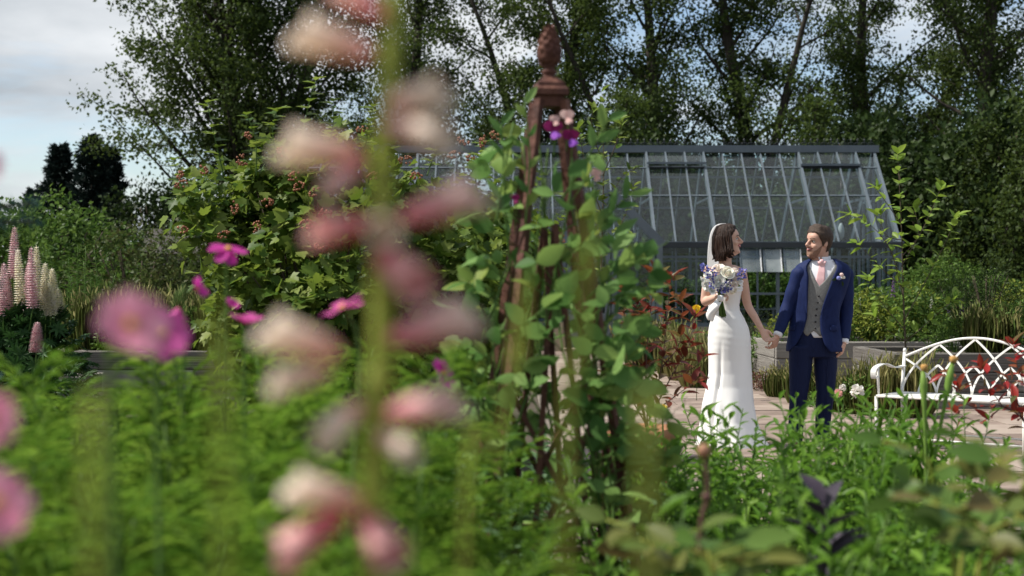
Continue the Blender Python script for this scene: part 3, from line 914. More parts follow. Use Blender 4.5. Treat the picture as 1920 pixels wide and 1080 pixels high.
# ------------------------------------------------------------------ people
M_SKIN_B = surf('skin_fair', [(.56, .34, .255), (.63, .405, .315)], 18, .55, sss=.05, spec=.3)
M_SKIN_G = surf('skin_ruddy', [(.50, .285, .21), (.58, .35, .265)], 18, .55, sss=.05, spec=.3)
M_HAIR_B = surf('hair_dark_brown', [(.014, .0065, .004), (.045, .021, .012)], 30, .45, bump=.6, bscale=60, stretch=(3, 3, .25), spec=.25)
M_HAIR_G = surf('hair_brown', [(.030, .016, .009), (.062, .035, .020)], 60, .6, bump=.5, bscale=140)
M_BEARD = surf('beard', [(.20, .105, .068), (.29, .165, .115)], 70, .75, bump=.4, bscale=200)
M_DRESS = surf('ivory_crepe', [(.84, .835, .82), (.87, .865, .85)], 3, .55, bump=.16, bscale=4.0, stretch=(3, 3, .6), sheen=.2)
M_VEIL_, _n, _o = nmat('veil_tulle')
_t = _n.nodes.new('ShaderNodeBsdfTransparent'); _d = _n.nodes.new('ShaderNodeBsdfDiffuse'); _d.inputs[0].default_value = (.85, .85, .85, 1)
_tl = _n.nodes.new('ShaderNodeBsdfTranslucent'); _tl.inputs[0].default_value = (.85, .85, .85, 1)
_a = _n.nodes.new('ShaderNodeMixShader'); _n.links.new(_d.outputs[0], _a.inputs[1]); _n.links.new(_tl.outputs[0], _a.inputs[2])
_m = _n.nodes.new('ShaderNodeMixShader'); _m.inputs[0].default_value = .72
_n.links.new(_t.outputs[0], _m.inputs[1]); _n.links.new(_a.outputs[0], _m.inputs[2]); _n.links.new(_m.outputs[0], _o.inputs[0])
M_NAVY = surf('navy_wool', [(.007, .014, .060), (.011, .021, .085)], 40, .7, bump=.30, bscale=9, stretch=(1, 1, .5), spec=.15)
M_NAVYT = surf('navy_trouser_wool', [(.0055, .0095, .038), (.0085, .015, .053)], 40, .7, bump=.35, bscale=7, stretch=(2, 2, .35), spec=.15)
M_VEST = surf('grey_wool', [(.145, .145, .14), (.20, .20, .195)], 60, .75, bump=.1, bscale=120)
M_SHIRT = surf('white_cotton', [(.74, .75, .80), (.80, .81, .85)], 8, .6, bump=.1, bscale=10)
M_TIE = surf('pink_silk', [(.72, .43, .44), (.80, .52, .53)], 20, .4)
M_BLACK = surf('black', [(.010, .010, .012)], 10, .4)
M_LEATHER = surf('tan_leather', [(.10, .045, .02), (.16, .07, .03)], 10, .4)
M_LIP = surf('lip', [(.40, .10, .10)], 10, .4)
M_TOOTH = surf('teeth', [(.75, .73, .68)], 10, .3)
M_EYE = surf('eye_white', [(.7, .7, .68)], 10, .2)
M_IRIS = surf('iris', [(.03, .018, .01)], 10, .15)

def remesh(name, mb, mat, parent, vox=.0055, it=3, fac=.5):
    o = mb.build('tmp', None)
    r = o.modifiers.new('r', 'REMESH'); r.mode = 'VOXEL'; r.voxel_size = vox; r.use_smooth_shade = True
    s = o.modifiers.new('s', 'SMOOTH'); s.factor = fac; s.iterations = it
    dg = bpy.context.evaluated_depsgraph_get(); dg.update()
    me = bpy.data.meshes.new_from_object(o.evaluated_get(dg)); me.name = name
    me.polygons.foreach_set('use_smooth', np.ones(len(me.polygons), bool))
    me.materials.clear(); me.materials.append(mat)
    bpy.data.objects.remove(o)
    return link(name, me, parent)

HEAD = [(-.10, .050, -.060, .046), (0.0, .088, -.035, .034), (.06, .096, -.05, .046), (.15, .091, -.062, .056), (.25, .092, -.076, .062), (.38, .090, -.088, .067),
        (.47, .084, -.096, .070), (.52, .086, -.098, .071), (.58, .096, -.102, .072), (.70, .094, -.104, .075), (.82, .080, -.098, .069), (.92, .052, -.076, .053), (1.0, .006, -.030, .016)]
HH = .235
def head_at(t):
    T = [h[0] for h in HEAD]
    return [np.interp(t, T, [h[k] for h in HEAD]) for k in (1, 2, 3)]
class Head:
    """local head frame: faces -y before yaw; origin at the chin's height on the neck axis"""
    def __init__(s, pos, yaw, pitch=0.0, roll=0.0, scale=1.0):
        s.m = Matrix.Translation(pos) @ Matrix.Rotation(yaw, 4, 'Z') @ Matrix.Rotation(pitch, 4, 'X') @ Matrix.Rotation(roll, 4, 'Y') @ Matrix.Scale(scale, 4)
    def __call__(s, pts):
        pts = np.asarray(pts, float).reshape(-1, 3)
        M = np.array(s.m); return pts @ M[:3, :3].T + M[:3, 3]
    def surfpt(s, phi, t, off=0.0):
        f, b, w = head_at(t)
        c, r = (f + b) / 2, (f - b) / 2
        sn, cs = math.sin(phi), math.cos(phi)
        e = 2 / 2.25
        x = (w + off) * math.copysign(abs(sn) ** e, sn); y = -(c + (r + off) * math.copysign(abs(cs) ** e, cs))
        return (x, y, t * HH + (off if t > .9 else 0))
def add_head(mb, H):
    rings = []
    for t in np.concatenate([np.linspace(-.10, 1.0, 34)]):
        rings.append(H([H.surfpt(p, t) for p in np.arange(26) * 2 * math.pi / 26]))
    ring_loft(mb, rings)
    add_tube(mb, H([(0, -.084, .56 * HH), (0, -.097, .50 * HH), (0, -.108, .44 * HH), (0, -.117, .385 * HH), (0, -.108, .350 * HH), (0, -.092, .335 * HH)]), [.009, .010, .0115, .0135, .011, .009], 10)
    for s in (-1, 1):
        m = MB(); blob(m, (0, 0, 0), (.009, .020, .031), 10, 8)
        V = m.v[0] + np.array([s * .074, .012, .46 * HH])
        mb.add(H(V), m.f[0]); mb.f.append(m.f[1] + mb.n - len(V))
        m = MB(); blob(m, (0, 0, 0), (.011, .012, .009), 8, 6)
        V = m.v[0] + np.array([s * .011, -.096, .355 * HH]); mb.add(H(V), m.f[0]); mb.f.append(m.f[1] + mb.n - len(V))
        m = MB(); blob(m, (0, 0, 0), (.024, .02, .022), 10, 6)
        V = m.v[0] + np.array([s * .036, -.066, .36 * HH]); mb.add(H(V), m.f[0]); mb.f.append(m.f[1] + mb.n - len(V))
    m = MB(); blob(m, (0, 0, 0), (.022, .016, .016), 10, 6)
    V = m.v[0] + np.array([0, -.084, .045 * HH]); mb.add(H(V), m.f[0]); mb.f.append(m.f[1] + mb.n - len(V))
def face_parts(H, body, hairmat):
    for s in (-1, 1):
        e = MB(); blob(e, H([(s * .032, -.0745, .505 * HH)])[0], (.0135, .0135, .0095), 10, 8); eo = e.build('eye', M_EYE, body)
        e = MB(); blob(e, H([(s * .032 , -.0855, .505 * HH)])[0], .0055, 8, 6); e.build('iris', M_IRIS, eo)
        e = MB(); add_tube(e, H([(s * .016, -.0885, .52 * HH), (s * .033, -.090, .535 * HH), (s * .049, -.076, .515 * HH)]), [.0025, .003, .002], 6); e.build('eyelash', M_IRIS, body)
        e = MB(); add_tube(e, H([(s * .014, -.0975, .595 * HH), (s * .034, -.096, .625 * HH), (s * .054, -.078, .60 * HH)]), [.0025, .003, .002], 6); e.build('eyebrow', hairmat, body)
    e = MB(); add_tube(e, H([(-.027, -.082, .262 * HH), (-.014, -.0955, .238 * HH), (0, -.099, .232 * HH), (.014, -.0955, .238 * HH), (.027, -.082, .262 * HH)]), [.002, .0055, .0065, .0055, .002], 8); e.build('lower_lip', M_LIP, body)
    e = MB(); add_tube(e, H([(-.028, -.082, .268 * HH), (-.013, -.0965, .288 * HH), (0, -.099, .290 * HH), (.013, -.0965, .288 * HH), (.028, -.082, .268 * HH)]), [.002, .0045, .005, .0045, .002], 8); e.build('upper_lip', M_LIP, body)
    e = MB(); add_tube(e, H([(-.024, -.083, .266 * HH), (-.012, -.0945, .262 * HH), (0, -.0975, .261 * HH), (.012, -.0945, .262 * HH), (.024, -.083, .266 * HH)]), [.002, .005, .0055, .005, .002], 8); e.build('teeth', M_TOOTH, body)

def hand_parts(mb, wrist, d, nrm_, thumb, curl=(.5, .6, .5), size=1.0, spread=.12, palm_len=.085):
    """palm and five separate fingers. d: wrist->knuckles; nrm_: direction the palm faces; thumb: side the thumb leaves"""
    w = np.array(wrist, float); d = unit(np.array(d, float)); n = np.array(nrm_, float); n = unit(n - d * np.dot(n, d))
    s = unit(np.cross(d, n)); 
    if np.dot(s, thumb) < 0: s = -s
    k = size
    rings = []
    for t, a, b in ((-.015, .024, .019), (.01, .027, .017), (.04, .036, .016), (.07, .041, .015), (palm_len, .039, .012)):
        c = w + d * t * k
        an = np.arange(14) * 2 * math.pi / 14
        rings.append(c + k * (np.cos(an)[:, None] * a * s + np.sin(an)[:, None] * b * n))
    ring_loft(mb, rings)
    for i, (off, ln, r) in enumerate(((.029, .072, .0088), (.010, .080, .0090), (-.010, .074, .0086), (-.029, .058, .0078))):
        p = w + d * (palm_len - .006) * k + s * off * k
        dd = unit(d + s * off * spread * 12)
        pts = [p]; ang = 0
        for seg, fr in enumerate((.44, .31, .25)):
            ang += curl[seg] * (1 + .12 * (i - 1))
            q = dd * math.cos(ang) + n * math.sin(ang)
            pts.append(pts[-1] + q * ln * fr * k)
        pp = [pts[0] - dd * .02 * k] + pts
        add_tube(mb, smooth(pp, 4), np.interp(np.linspace(0, 1, 17), [0, .25, 1], [r, r, r * .78]) * k, 8)
    p = w + d * .022 * k + s * .024 * k
    add_tube(mb, smooth([p - s * .01 * k, p + (s * .022 + d * .02 + n * .006) * k, p + (s * .026 + d * .047 + n * .018) * k, p + (s * .018 + d * .070 + n * .027) * k], 4), np.linspace(.013, .0085, 13) * k, 8)

def limb(mb, pts, rad, n=14, k=6):
    sp = smooth(pts, k)
    add_tube(mb, sp, np.interp(np.linspace(0, len(pts) - 1, len(sp)), range(len(pts)), rad), n)

# ================= groom
GY, GPX, GS = 11.56, 1523, 230.7
def gq(px, py, y=0.0): return np.array([(px - GPX) / GS, y, (540 - py) / GS + CAMH])
gr = thing('person', 'man in navy suit and pink tie looking at the woman in white', 'person', (P(GPX, 0, GY)[0], GY, 0))
GH = Head(gq(1533, 482.5, -.005), R(-62), R(-2), R(2), 1.04)
bm_ = MB(); add_head(bm_, GH)
limb(bm_, [gq(1541, 470, .012), gq(1540, 486, .015), gq(1543, 505, .02)], [.058, .060, .075])
ring_loft(bm_, [sell((z_[1]), z_[4], z_[0], z_[2], z_[3], 24) for z_ in
    ((.74, .02, .12, .08, .01), (.95, .02, .13, .08, .01), (1.1, .03, .125, .078, .01), (1.25, .05, .14, .08, .012), (1.40, .08, .15, .078, .014), (1.47, .085, .12, .065, .015), (1.50, .087, .075, .055, .015))])
GRS, GRE, GRW = gq(1499, 512, .0), gq(1478, 578, .02), gq(1456, 627, -.06)
GLS, GLE, GLW = gq(1588, 512, .03), gq(1590, 580, .06), gq(1582, 640, -.02)
limb(bm_, [GRS, GRE, GRW], [.048, .038, .027]); limb(bm_, [GLS, GLE, GLW], [.048, .038, .028])
hand_parts(bm_, GRW, gq(1447, 655) - gq(1456, 627), (-.75, .55, -.1), (-.3, -1, .1), (.55, .75, .6), 1.10)
hand_parts(bm_, GLW, gq(1575, 664) - gq(1582, 640), (-.9, .35, .1), (-.2, -1, .1), (.55, .95, .8), 1.25)
for hx, kx, ax, yk in ((1503, 1496, 1491, -.015), (1549, 1547, 1541, .02)):
    limb(bm_, [gq(hx, 645, 0), gq(kx, 740, yk), gq(ax, 822, .02)], [.055, .045, .034])
gbody = remesh('body', bm_, M_SKIN_G, gr)
face_parts(GH, gbody, M_HAIR_G)
def hair_grid(H, lo, off, phis, n=12, thi=1.0):
    m = MB(); rows = []
    for ph in phis:
        a = lo(ph); rows.append([H.surfpt(ph, a + (thi - a) * (k / n), (off(ph, k / n) if callable(off) else off)) for k in range(n + 1)])
    A = np.array(rows); V = H(A.reshape(-1, 3)); q, c = A.shape[:2]
    I = np.arange(q - 1)[:, None] * c; J = np.arange(c - 1)[None]
    m.add(V, np.stack([I + J, I + c + J, I + c + J + 1, I + J + 1], -1).reshape(-1, 4)); return m
phis = np.linspace(0, 2 * math.pi, 61)
def gl_line(p):
    a = abs((p + math.pi) % (2 * math.pi) - math.pi)
    return float(np.interp(a, [0, .5, .85, 1.15, 1.45, 1.75, 2.1, 3.15], [.82, .82, .76, .60, .34, .52, .16, .10]))
hm = hair_grid(GH, gl_line, lambda p, k: .004 + .011 * min(1, k * 3) + .010 * max(0, math.cos(p)) * k + rng.uniform(0, .003), phis)
hm.build('hair', M_HAIR_G, gr)
def beard(H, parent):
    ph = np.linspace(-1.42, 1.42, 34); m = MB(); rows = []
    for p in ph:
        a = abs(p); hi = float(np.interp(a, [0, .22, .4, .62, .95, 1.42], [.205, .205, .25, .20, .22, .40])); lo = -.07 if a < .9 else -.04
        rows.append([H.surfpt(p, lo + (hi - lo) * k / 8, .0035) for k in range(9)])
    A = np.array(rows); q, c = A.shape[:2]; I = np.arange(q - 1)[:, None] * c; J = np.arange(c - 1)[None]
    m.add(H(A.reshape(-1, 3)), np.stack([I + J, I + c + J, I + c + J + 1, I + J + 1], -1).reshape(-1, 4)); m.build('beard', M_BEARD, parent)
    m = MB(); add_tube(m, H([(-.034, -.080, .275 * HH), (-.018, -.0985, .322 * HH), (0, -.101, .325 * HH), (.018, -.0985, .322 * HH), (.034, -.080, .275 * HH)]), [.004, .0055, .0045, .0055, .004], 7); m.build('moustache', M_BEARD, parent)
beard(GH, gr)
# torso profile: z, cx, a (half width), b (half depth)
TOR = np.array([(.78, .018, .205, .128), (.83, .018, .208, .130), (.95, .02, .198, .126), (1.06, .025, .185, .122), (1.15, .035, .190, .126), (1.27, .055, .207, .132),
                (1.37, .075, .217, .132), (1.43, .083, .222, .122), (1.475, .086, .205, .108), (1.505, .087, .165, .095), (1.528, .087, .115, .082), (1.548, .087, .078, .072)])
YAW = R(-14)
def tor(z): return [np.interp(z, TOR[:, 0], TOR[:, k]) for k in (1, 2, 3)]
def torpt(ph, z, off=0.0, fold=0.0):
    cx, a, b = tor(z)
    a += off; b += off
    sn, cs = math.sin(ph), math.cos(ph); e = 2 / 2.35
    x = a * math.copysign(abs(sn) ** e, sn); y = -b * math.copysign(abs(cs) ** e, cs)
    return (cx + x * math.cos(YAW) - y * math.sin(YAW), .012 + x * math.sin(YAW) + y * math.cos(YAW), z)
def patch(f, us, vs, name, mat, parent, thick=.006, kind=None):
    A = np.array([[f(u, v) for v in vs] for u in us]); q, c = A.shape[:2]
    I = np.arange(q - 1)[:, None] * c; J = np.arange(c - 1)[None]
    m = MB(); m.add(A.reshape(-1, 3), np.stack([I + J, I + J + 1, I + c + J + 1, I + c + J], -1).reshape(-1, 4))
    o = m.build(name, mat, parent)
    s = o.modifiers.new('t', 'SOLIDIFY'); s.thickness = thick; s.offset = 0
    return o
zs = np.linspace(.90, 1.530, 30)
patch(lambda z, p: torpt(p, z, -.016), zs, np.linspace(-math.pi, math.pi, 49), 'shirt', M_SHIRT, gr, .003)
def vest_neck(p):
    a = abs(p); return float(np.interp(a, [0, .40, .6, 1.2, 3.2], [1.315, 1.46, 1.50, 1.50, 1.50]))
def vest_low(p): return .965 - .055 * math.exp(-((abs(p) - .22) / .16) ** 2)
vs = patch(lambda u, p: torpt(p, vest_low(p) + (vest_neck(p) - vest_low(p)) * u, -.009), np.linspace(0, 1, 26), np.linspace(-math.pi, math.pi, 65), 'waistcoat', M_VEST, gr, .005)
for k in range(6):
    z = 1.235 - k * .052
    m = MB(); q = np.array(torpt(.03, z, -.004)); blob(m, q, (.0085, .005, .0085), 9, 5); m.build('button', M_BLACK, vs)
# jacket: open at the front
def open_l(z): return float(np.interp(z, [.78, .84, .95, 1.06, 1.20, 1.40, 1.51, 1.55], [-1.05, -.62, -.36, -.24, -.29, -.40, -.60, -.92]))
def open_r(z): return float(np.interp(z, [.78, .84, .95, 1.06, 1.20, 1.40, 1.51, 1.55], [.58, .34, .20, .18, .25, .37, .60, .92]))
def jk(z, u):
    a, b = open_r(z), 2 * math.pi + open_l(z); p = a + (b - a) * u
    w = .004 * math.sin(p * 5 + z * 14) * (1 if z < 1.3 else .3)
    x = torpt(p, z, .006 + w + (.012 * max(0, (.95 - z) / .17))); return x
jacket = patch(jk, np.linspace(.785, 1.535, 40), np.linspace(0, 1, 72), 'jacket', M_NAVY, gr, .008)
def sleeve(S_, E_, W_, name):
    pts = smooth([S_ + (np.array([0, 0, .012])), S_ * .55 + E_ * .45, E_, E_ * .4 + W_ * .6, W_ + (E_ - W_) * .06], 7)
    rad = np.interp(np.linspace(0, 4, len(pts)), [0, 1, 2, 3, 4], [.074, .068, .058, .049, .043])
    rad = rad * (1 + .035 * np.sin(np.linspace(0, 26, len(pts)))) 
    m = MB(); add_tube(m, pts, rad, 18)
    blob(m, pts[0] + np.array([0, 0, -.004]), (.074, .078, .058), 16, 10)
    remesh(name, m, M_NAVY, gr, .007, 8, .6)
    c = MB(); dv_ = unit(W_ - E_); add_tube(c, [W_ - dv_ * .02, W_ + dv_ * .014], .036, 16); c.build('shirt_cuff', M_SHIRT, gr)
sleeve(GRS + np.array([.008, .0, -.01]), GRE, GRW, 'jacket_sleeve'); sleeve(GLS + np.array([-.012, 0, -.012]), GLE, GLW, 'jacket_sleeve')
# lapels
for sd_, of in ((-1, open_l), (1, open_r)):
    def lp(v, u, sd_=sd_, of=of):
        z = 1.085 + (1.52 - 1.085) * v
        wd = float(np.interp(v, [0, .35, .68, .73, .78, 1], [.0, .22, .40, .42, .27, .22]))
        return torpt(of(z) + sd_ * wd * u, z, .0175 - .004 * u)
    patch(lp, np.linspace(0, 1, 22), np.linspace(0, 1, 8), 'lapel', M_NAVY, gr, .005)
# pocket flaps
for ph in (-.93, .80):
    patch(lambda v, u, ph=ph: torpt(ph - .20 + .40 * u, .955 + .045 * v, .016), np.linspace(0, 1, 4), np.linspace(0, 1, 8), 'pocket_flap', M_NAVY, gr, .005)
# shirt collar, tie
NC = np.array([.087, .014])
for sd_ in (-1, 1):
    def cl(v, u, sd_=sd_):
        p = sd_ * (.10 + 2.9 * u); r = .073 - .008 * (1 - v)
        drop = .035 * max(0, 1 - u * 4) * (1 - v)
        base = 1.515 + .012 * (1 - math.cos(p)) * .6
        x = (r + .006 * (1 - v)) * math.sin(p); y = -(r + .004 * (1 - v)) * math.cos(p)
        cx = np.interp(v, [0, 1], [.082, .075])
        return (cx + x * math.cos(YAW) - y * math.sin(YAW), .016 + x * math.sin(YAW) + y * math.cos(YAW), base + .036 * v - drop)
    patch(cl, np.linspace(0, 1, 6), np.linspace(0, 1, 20), 'shirt_collar', M_SHIRT, gr, .004)
def tie(v, u):
    z = 1.518 - .22 * v; wd = float(np.interp(v, [0, .10, .14, 1], [.20, .14, .12, .235])); wd *= (.2 / max(tor(z)[1], .1)) ** .8
    wd = min(wd, .36)
    return torpt(-.01 + (u - .5) * 2 * wd * .72, z, float(np.interp(v, [0, .08, .16, 1], [.008, .012, -.008, -.0145])))
tie_o = patch(tie, np.linspace(0, 1, 24), np.linspace(0, 1, 7), 'tie', M_TIE, gr, .007)
m = MB(); blob(m, np.array(torpt(-.01, 1.512, .006)), (.022, .016, .022), 10, 7); m.build('tie_knot', M_TIE, tie_o)
# trousers
tm = MB()
ring_loft(tm, [sell(cx, .012, z, a, b, 28, 2.4, YAW * .6) for z, cx, a, b in ((.74, .018, .182, .115), (.80, .018, .188, .118), (.88, .02, .180, .115), (.97, .022, .170, .108))])
for (hx, kx, ax, yh, yk, ya) in ((1502, 1496, 1491.5, -.005, -.03, .005), (1549, 1547, 1541, .01, -.005, -.02)):
    pts = [gq(hx, 648, yh), gq(hx * .75 + kx * .25, 690, yh), gq(kx, 740, yk), gq(kx * .5 + ax * .5, 785, .01), gq(ax, 829, ya)]
    sp = smooth(pts, 6); rad = np.interp(np.linspace(0, 4, len(sp)), range(5), [.098, .093, .072, .064, .058])
    add_tube(tm, sp, rad, 20)
tro = remesh('trousers', tm, M_NAVYT, gr, .008, 5, .5)
for (hx, kx, ax, yk) in ((1499, 1493, 1489, -.098), (1547, 1545, 1539, -.076)):
    c = MB(); add_tube(c, smooth([gq(hx + 2, 672, -.090), gq(hx, 690, -.092), gq(kx, 742, yk), gq(ax, 824, -.056)], 5), .0035, 5); c.build('crease', M_NAVYT, tro)
for ax, ya in ((1490.5, -.02), (1540, -.045)):
    m = MB(); c = gq(ax, 842, ya); c[2] = 0
    ring_loft(m, [np.stack([c[0] + wv * np.cos(np.arange(16) * math.pi / 8), c[1] + .10 - .058 * k + 0 * np.arange(16), .004 + hv * .5 + hv * .5 * np.sin(np.arange(16) * math.pi / 8)], -1)
                  for k, (wv, hv) in enumerate(((.030, .06), (.038, .085), (.042, .085), (.046, .07), (.048, .055), (.040, .045), (.018, .03)))])
    m.build('shoe', M_LEATHER, gr)
bw = thing('boutonniere', 'small pink and blue buttonhole flower on the navy lapel', 'buttonhole', tuple(np.array([gr.location.x, GY, 0]) + np.array(torpt(.62, 1.385, .03))))
M_PALEPINK = leafmat('pale_pink_petal', [(.75, .50, .48), (.80, .62, .58)], .25, .5)
M_BLUEPET = leafmat('blue_petal', [(.18, .20, .50), (.34, .38, .66)], .2, .5)
M_CREAM = leafmat('cream_petal', [(.80, .77, .66), (.84, .81, .74)], .25, .5)
for c, mt, r in (((.006, -.006, .022), M_PALEPINK, .016), ((-.018, -.006, -.006), M_BLUEPET, .018), ((.022, -.006, .0), M_CREAM, .013), ((.002, -.008, -.004), M_CREAM, .011)):
    m = MB(); blob(m, c, r, 10, 7, .3); m.build('flower_head', mt, bw)
leaf_objects('leaf', tmpl_mesh('leaf', LEAF_OVAL, ML_DARK), bw, np.array([(-.03, 0, -.01), (.01, 0, -.03), (.0, 0, .0)]), [(-1, 0, -.3), (.2, 0, -1), (-.5, 0, 1)], [(0, -1, 0)] * 3, .045, .02)

# ================= bride
BY_, BPX, BS = 11.44, 1365, 233.1
def bq(px, py, y=0.0): return np.array([(px - BPX) / BS, y, (540 - py) / BS + CAMH])
br = thing('person', 'woman in strapless white gown with veil looking at the man in navy', 'person', (P(BPX, 0, BY_)[0], BY_, 0))
BH = Head(bq(1366, 475.5, .005), R(76), R(-3), R(-2), .97)
bm_ = MB(); add_head(bm_, BH)
limb(bm_, [bq(1361, 466, .012), bq(1361, 482, .014), bq(1360, 499, .018)], [.048, .047, .056])
ring_loft(bm_, [sell(c, y_, z, a, b, 28, 2.2, R(12)) for z, c, a, b, y_ in
    ((.92, .01, .120, .085, 0), (1.05, -.005, .095, .070, 0), (1.12, -.008, .078, .062, 0), (1.22, .000, .082, .070, 0), (1.30, .004, .090, .076, 0), (1.345, -.006, .118, .088, 0), (1.39, -.015, .146, .092, 0),
     (1.43, -.018, .150, .082, .005), (1.465, -.019, .130, .066, .01), (1.485, -.02, .080, .055, .013))])
BRS, BRE, BRW = bq(1331, 501, .0), bq(1322, 566, .02), bq(1338, 557, -.17)
BLS, BLE, BLW = bq(1390, 505, .02), bq(1403, 571, .03), bq(1426.5, 617, -.03)
limb(bm_, [BRS, BRS * .5 + BRE * .5, BRE], [.046, .041, .036]); limb(bm_, [BRE, BRE * .5 + BRW * .5, BRW], [.036, .034, .024])
limb(bm_, [BLS, BLS * .5 + BLE * .5, BLE, BLE * .5 + BLW * .5, BLW], [.045, .039, .034, .031, .022])
hand_parts(bm_, BRW, (.85, -.35, .25), (.2, -.3, -.9), (.1, -.9, .5), (.9, 1.1, .8), .92)
hand_parts(bm_, BLW, bq(1440, 641) - bq(1426.5, 617), (.5, -.75, -.1), (.6, -.4, .4), (.45, .6, .5), .98)
bbody = remesh('body', bm_, M_SKIN_B, br)
face_parts(BH, bbody, M_HAIR_B)
# hair: side-parted, wavy, to the shoulder
def bl_line(p):
    a = abs((p + math.pi) % (2 * math.pi) - math.pi)
    return float(np.interp(a, [0, .5, .9, 1.2, 1.5, 1.75, 2.2, 3.15], [.86, .84, .74, .60, .46, .30, -.02, -.05]))
def boff(p, k):
    return .005 + .009 * min(1, k * 3) + .0020 * math.sin(p * 22)
hair = hair_grid(BH, bl_line, boff, np.linspace(0, 2 * math.pi, 91), 14).build('hair', M_HAIR_B, br)
lk = MB()
for k in range(260):                       # locks hanging from the crown, waving and turning in at the ends
    a = rng.uniform(1.22, 2 * math.pi - 1.22); s = 1 if a < math.pi else -1
    aa = min(a, 2 * math.pi - a)
    t0 = rng.uniform(.62, .98); o0 = rng.uniform(.002, .012)
    p0 = BH.surfpt(a, t0, o0); p1 = BH.surfpt(a, (t0 + .28) / 2, o0 + .012)
    low = float(np.interp(aa, [1.2, 1.6, 3.15], [.10, -.03, -.06])) + rng.uniform(-.12, .09)
    f, b, w = head_at(.3); rr = rng.uniform(.020, .042)
    p2 = (math.sin(a) * (w + rr + .014), -((f + b) / 2 + ((f - b) / 2 + rr) * math.cos(a)) + .004, .12 * HH)
    p3 = (p2[0] * .93, p2[1] * .96 - .002, low * HH); fo = rng.uniform(.80, 1.12); p4 = (p3[0] * fo, p3[1] * fo - .004, (low - .09) * HH)
    pts = smooth([p0, p1, p2, p3, p4], 5)
    ph0 = rng.uniform(0, 6.28); tt = np.linspace(0, 1, len(pts))
    ph0 = a * 2 + rng.normal() * .5; pts[:, 0] += .010 * np.sin(tt * 13 + ph0) * tt; pts[:, 1] += .011 * np.cos(tt * 12 + ph0) * tt
    add_tube(lk, BH(pts), np.interp(tt, [0, .25, .8, 1], [.004, .0075, .0075, .002]), 6)
lk.build('locks', M_HAIR_B, hair)
# veil: from a comb at the back of the crown, down behind the shoulders
VP = [(1359, 420.5, .0), (1344, 422, .0), (1334, 432, .005), (1329, 452, .02), (1327, 480, .05), (1328, 515, .10), (1331, 560, .13), (1332, 600, .15)]
VC = smooth([bq(*v) for v in VP], 5)
def veil(u, v):
    i = min(int(u * (len(VC) - 1)), len(VC) - 2); f = u * (len(VC) - 1) - i
    c = VC[i] * (1 - f) + VC[i + 1] * f
    w = .05 + .13 * min(1, u * 1.6)
    return c + np.array([.05 * v * v * 1.0 + .012 * math.sin(v * 9 + u * 3) * u + .13 * max(v, 0) * u, (v) * w, -.006 * math.cos(v * 9)])
patch(veil, np.linspace(0, 1, 40), np.linspace(-.45, 1, 26), 'veil', M_VEIL_, br, .0012)
# dress
DR = np.array([ # py, left px, right px, half depth, centre y
    (527, 1342, 1392, .112, -.008), (540, 1341, 1391, .115, -.008), (556, 1341.5, 1388, .106, -.004), (572, 1340, 1385.5, .098, 0), (582, 1338, 1386.5, .100, 0), (597, 1334, 1395, .118, .002), (615, 1330, 1403.5, .138, .01),
    (632, 1328.5, 1407, .145, .012), (650, 1328.5, 1408, .143, .012), (675, 1329.5, 1408, .135, .01), (700, 1329.5, 1409.5, .138, .01), (725, 1325.5, 1411, .15, .01), (757, 1319, 1414, .19, .012), (790, 1316, 1420, .23, .02), (815, 1314, 1430, .27, .025), (832, 1311, 1440, .30, .03), (842.5, 1309, 1446, .31, .03)])
zz_ = (540 - DR[:, 0]) / BS + CAMH
def dress(u, p):
    z = zz_[-1] + (zz_[0] - zz_[-1]) * u
    it = lambda k: np.interp(z, zz_[::-1], DR[::-1, k])
    l, r_, b, cy = (it(1) - BPX) / BS, (it(2) - BPX) / BS, it(3), it(4)
    cx, a = (l + r_) / 2, (r_ - l) / 2
    fl = max(0, (.62 - z) / .62) ** 1.2
    k = 1 + fl * (.055 * math.sin(p * 7 + .9) + .03 * math.sin(p * 11 + 2 + z * 2)) * (1 if True else 0)
    # a deep fold running down from the screen-left thigh, and soft draping wrinkles at the bust
    k -= .15 * math.exp(-((p + .62 - .35 * (z - .6)) / .10) ** 2) * np.interp(z, [.0, .5, .78, .9], [1, 1, .35, 0])
    if z > 1.13:
        k += .010 * math.sin((z + .06 * math.sin(p - .5)) * 170) * np.interp(z, [1.13, 1.18, 1.34, 1.37], [0, 1, 1, .4])
    elif z > .80:
        k += .004 * math.sin(z * 120 + 2 * math.sin(2 * p)) 
    zt = z
    if u > .999 - .04: zt = z + .012 * math.cos(2 * (p - .5)) * (u - .96) / .04
    return (cx + a * k * math.sin(p), cy - b * k * math.cos(p), max(zt, .006))
dr_o = patch(dress, np.linspace(0, 1, 120), np.linspace(-math.pi, math.pi, 121), 'dress', M_DRESS, br, .004)
# folded over neckline
m = MB()
for k in range(4):
    pts = [np.array(dress(.985 - k * .012 + .006 * math.sin(p * 2 + k), p)) * np.array([1.012, 1.03, 1]) + np.array([0, -.004 * math.cos(p), .004 - .004 * k + .010 * math.sin(p - .4)]) for p in np.linspace(-math.pi, math.pi, 60)]
    add_tube(m, pts, .007, 8)
m.build('draped_neckline', M_DRESS, dr_o)
# train lying on the paving
def train(u, v):
    c = bq(1420, 842) ; x = c[0] - .12 + .30 * u; y = .32 * (v - .45) * (1 - .35 * u) + .06
    h = .10 * (1 - u) ** 2 + .012 * (1 + math.sin(v * 17 + u * 5)) * (1 - u * .6) + .006
    return (x, y, h)
patch(train, np.linspace(0, 1, 22), np.linspace(0, 1, 34), 'train', M_DRESS, br, .004)
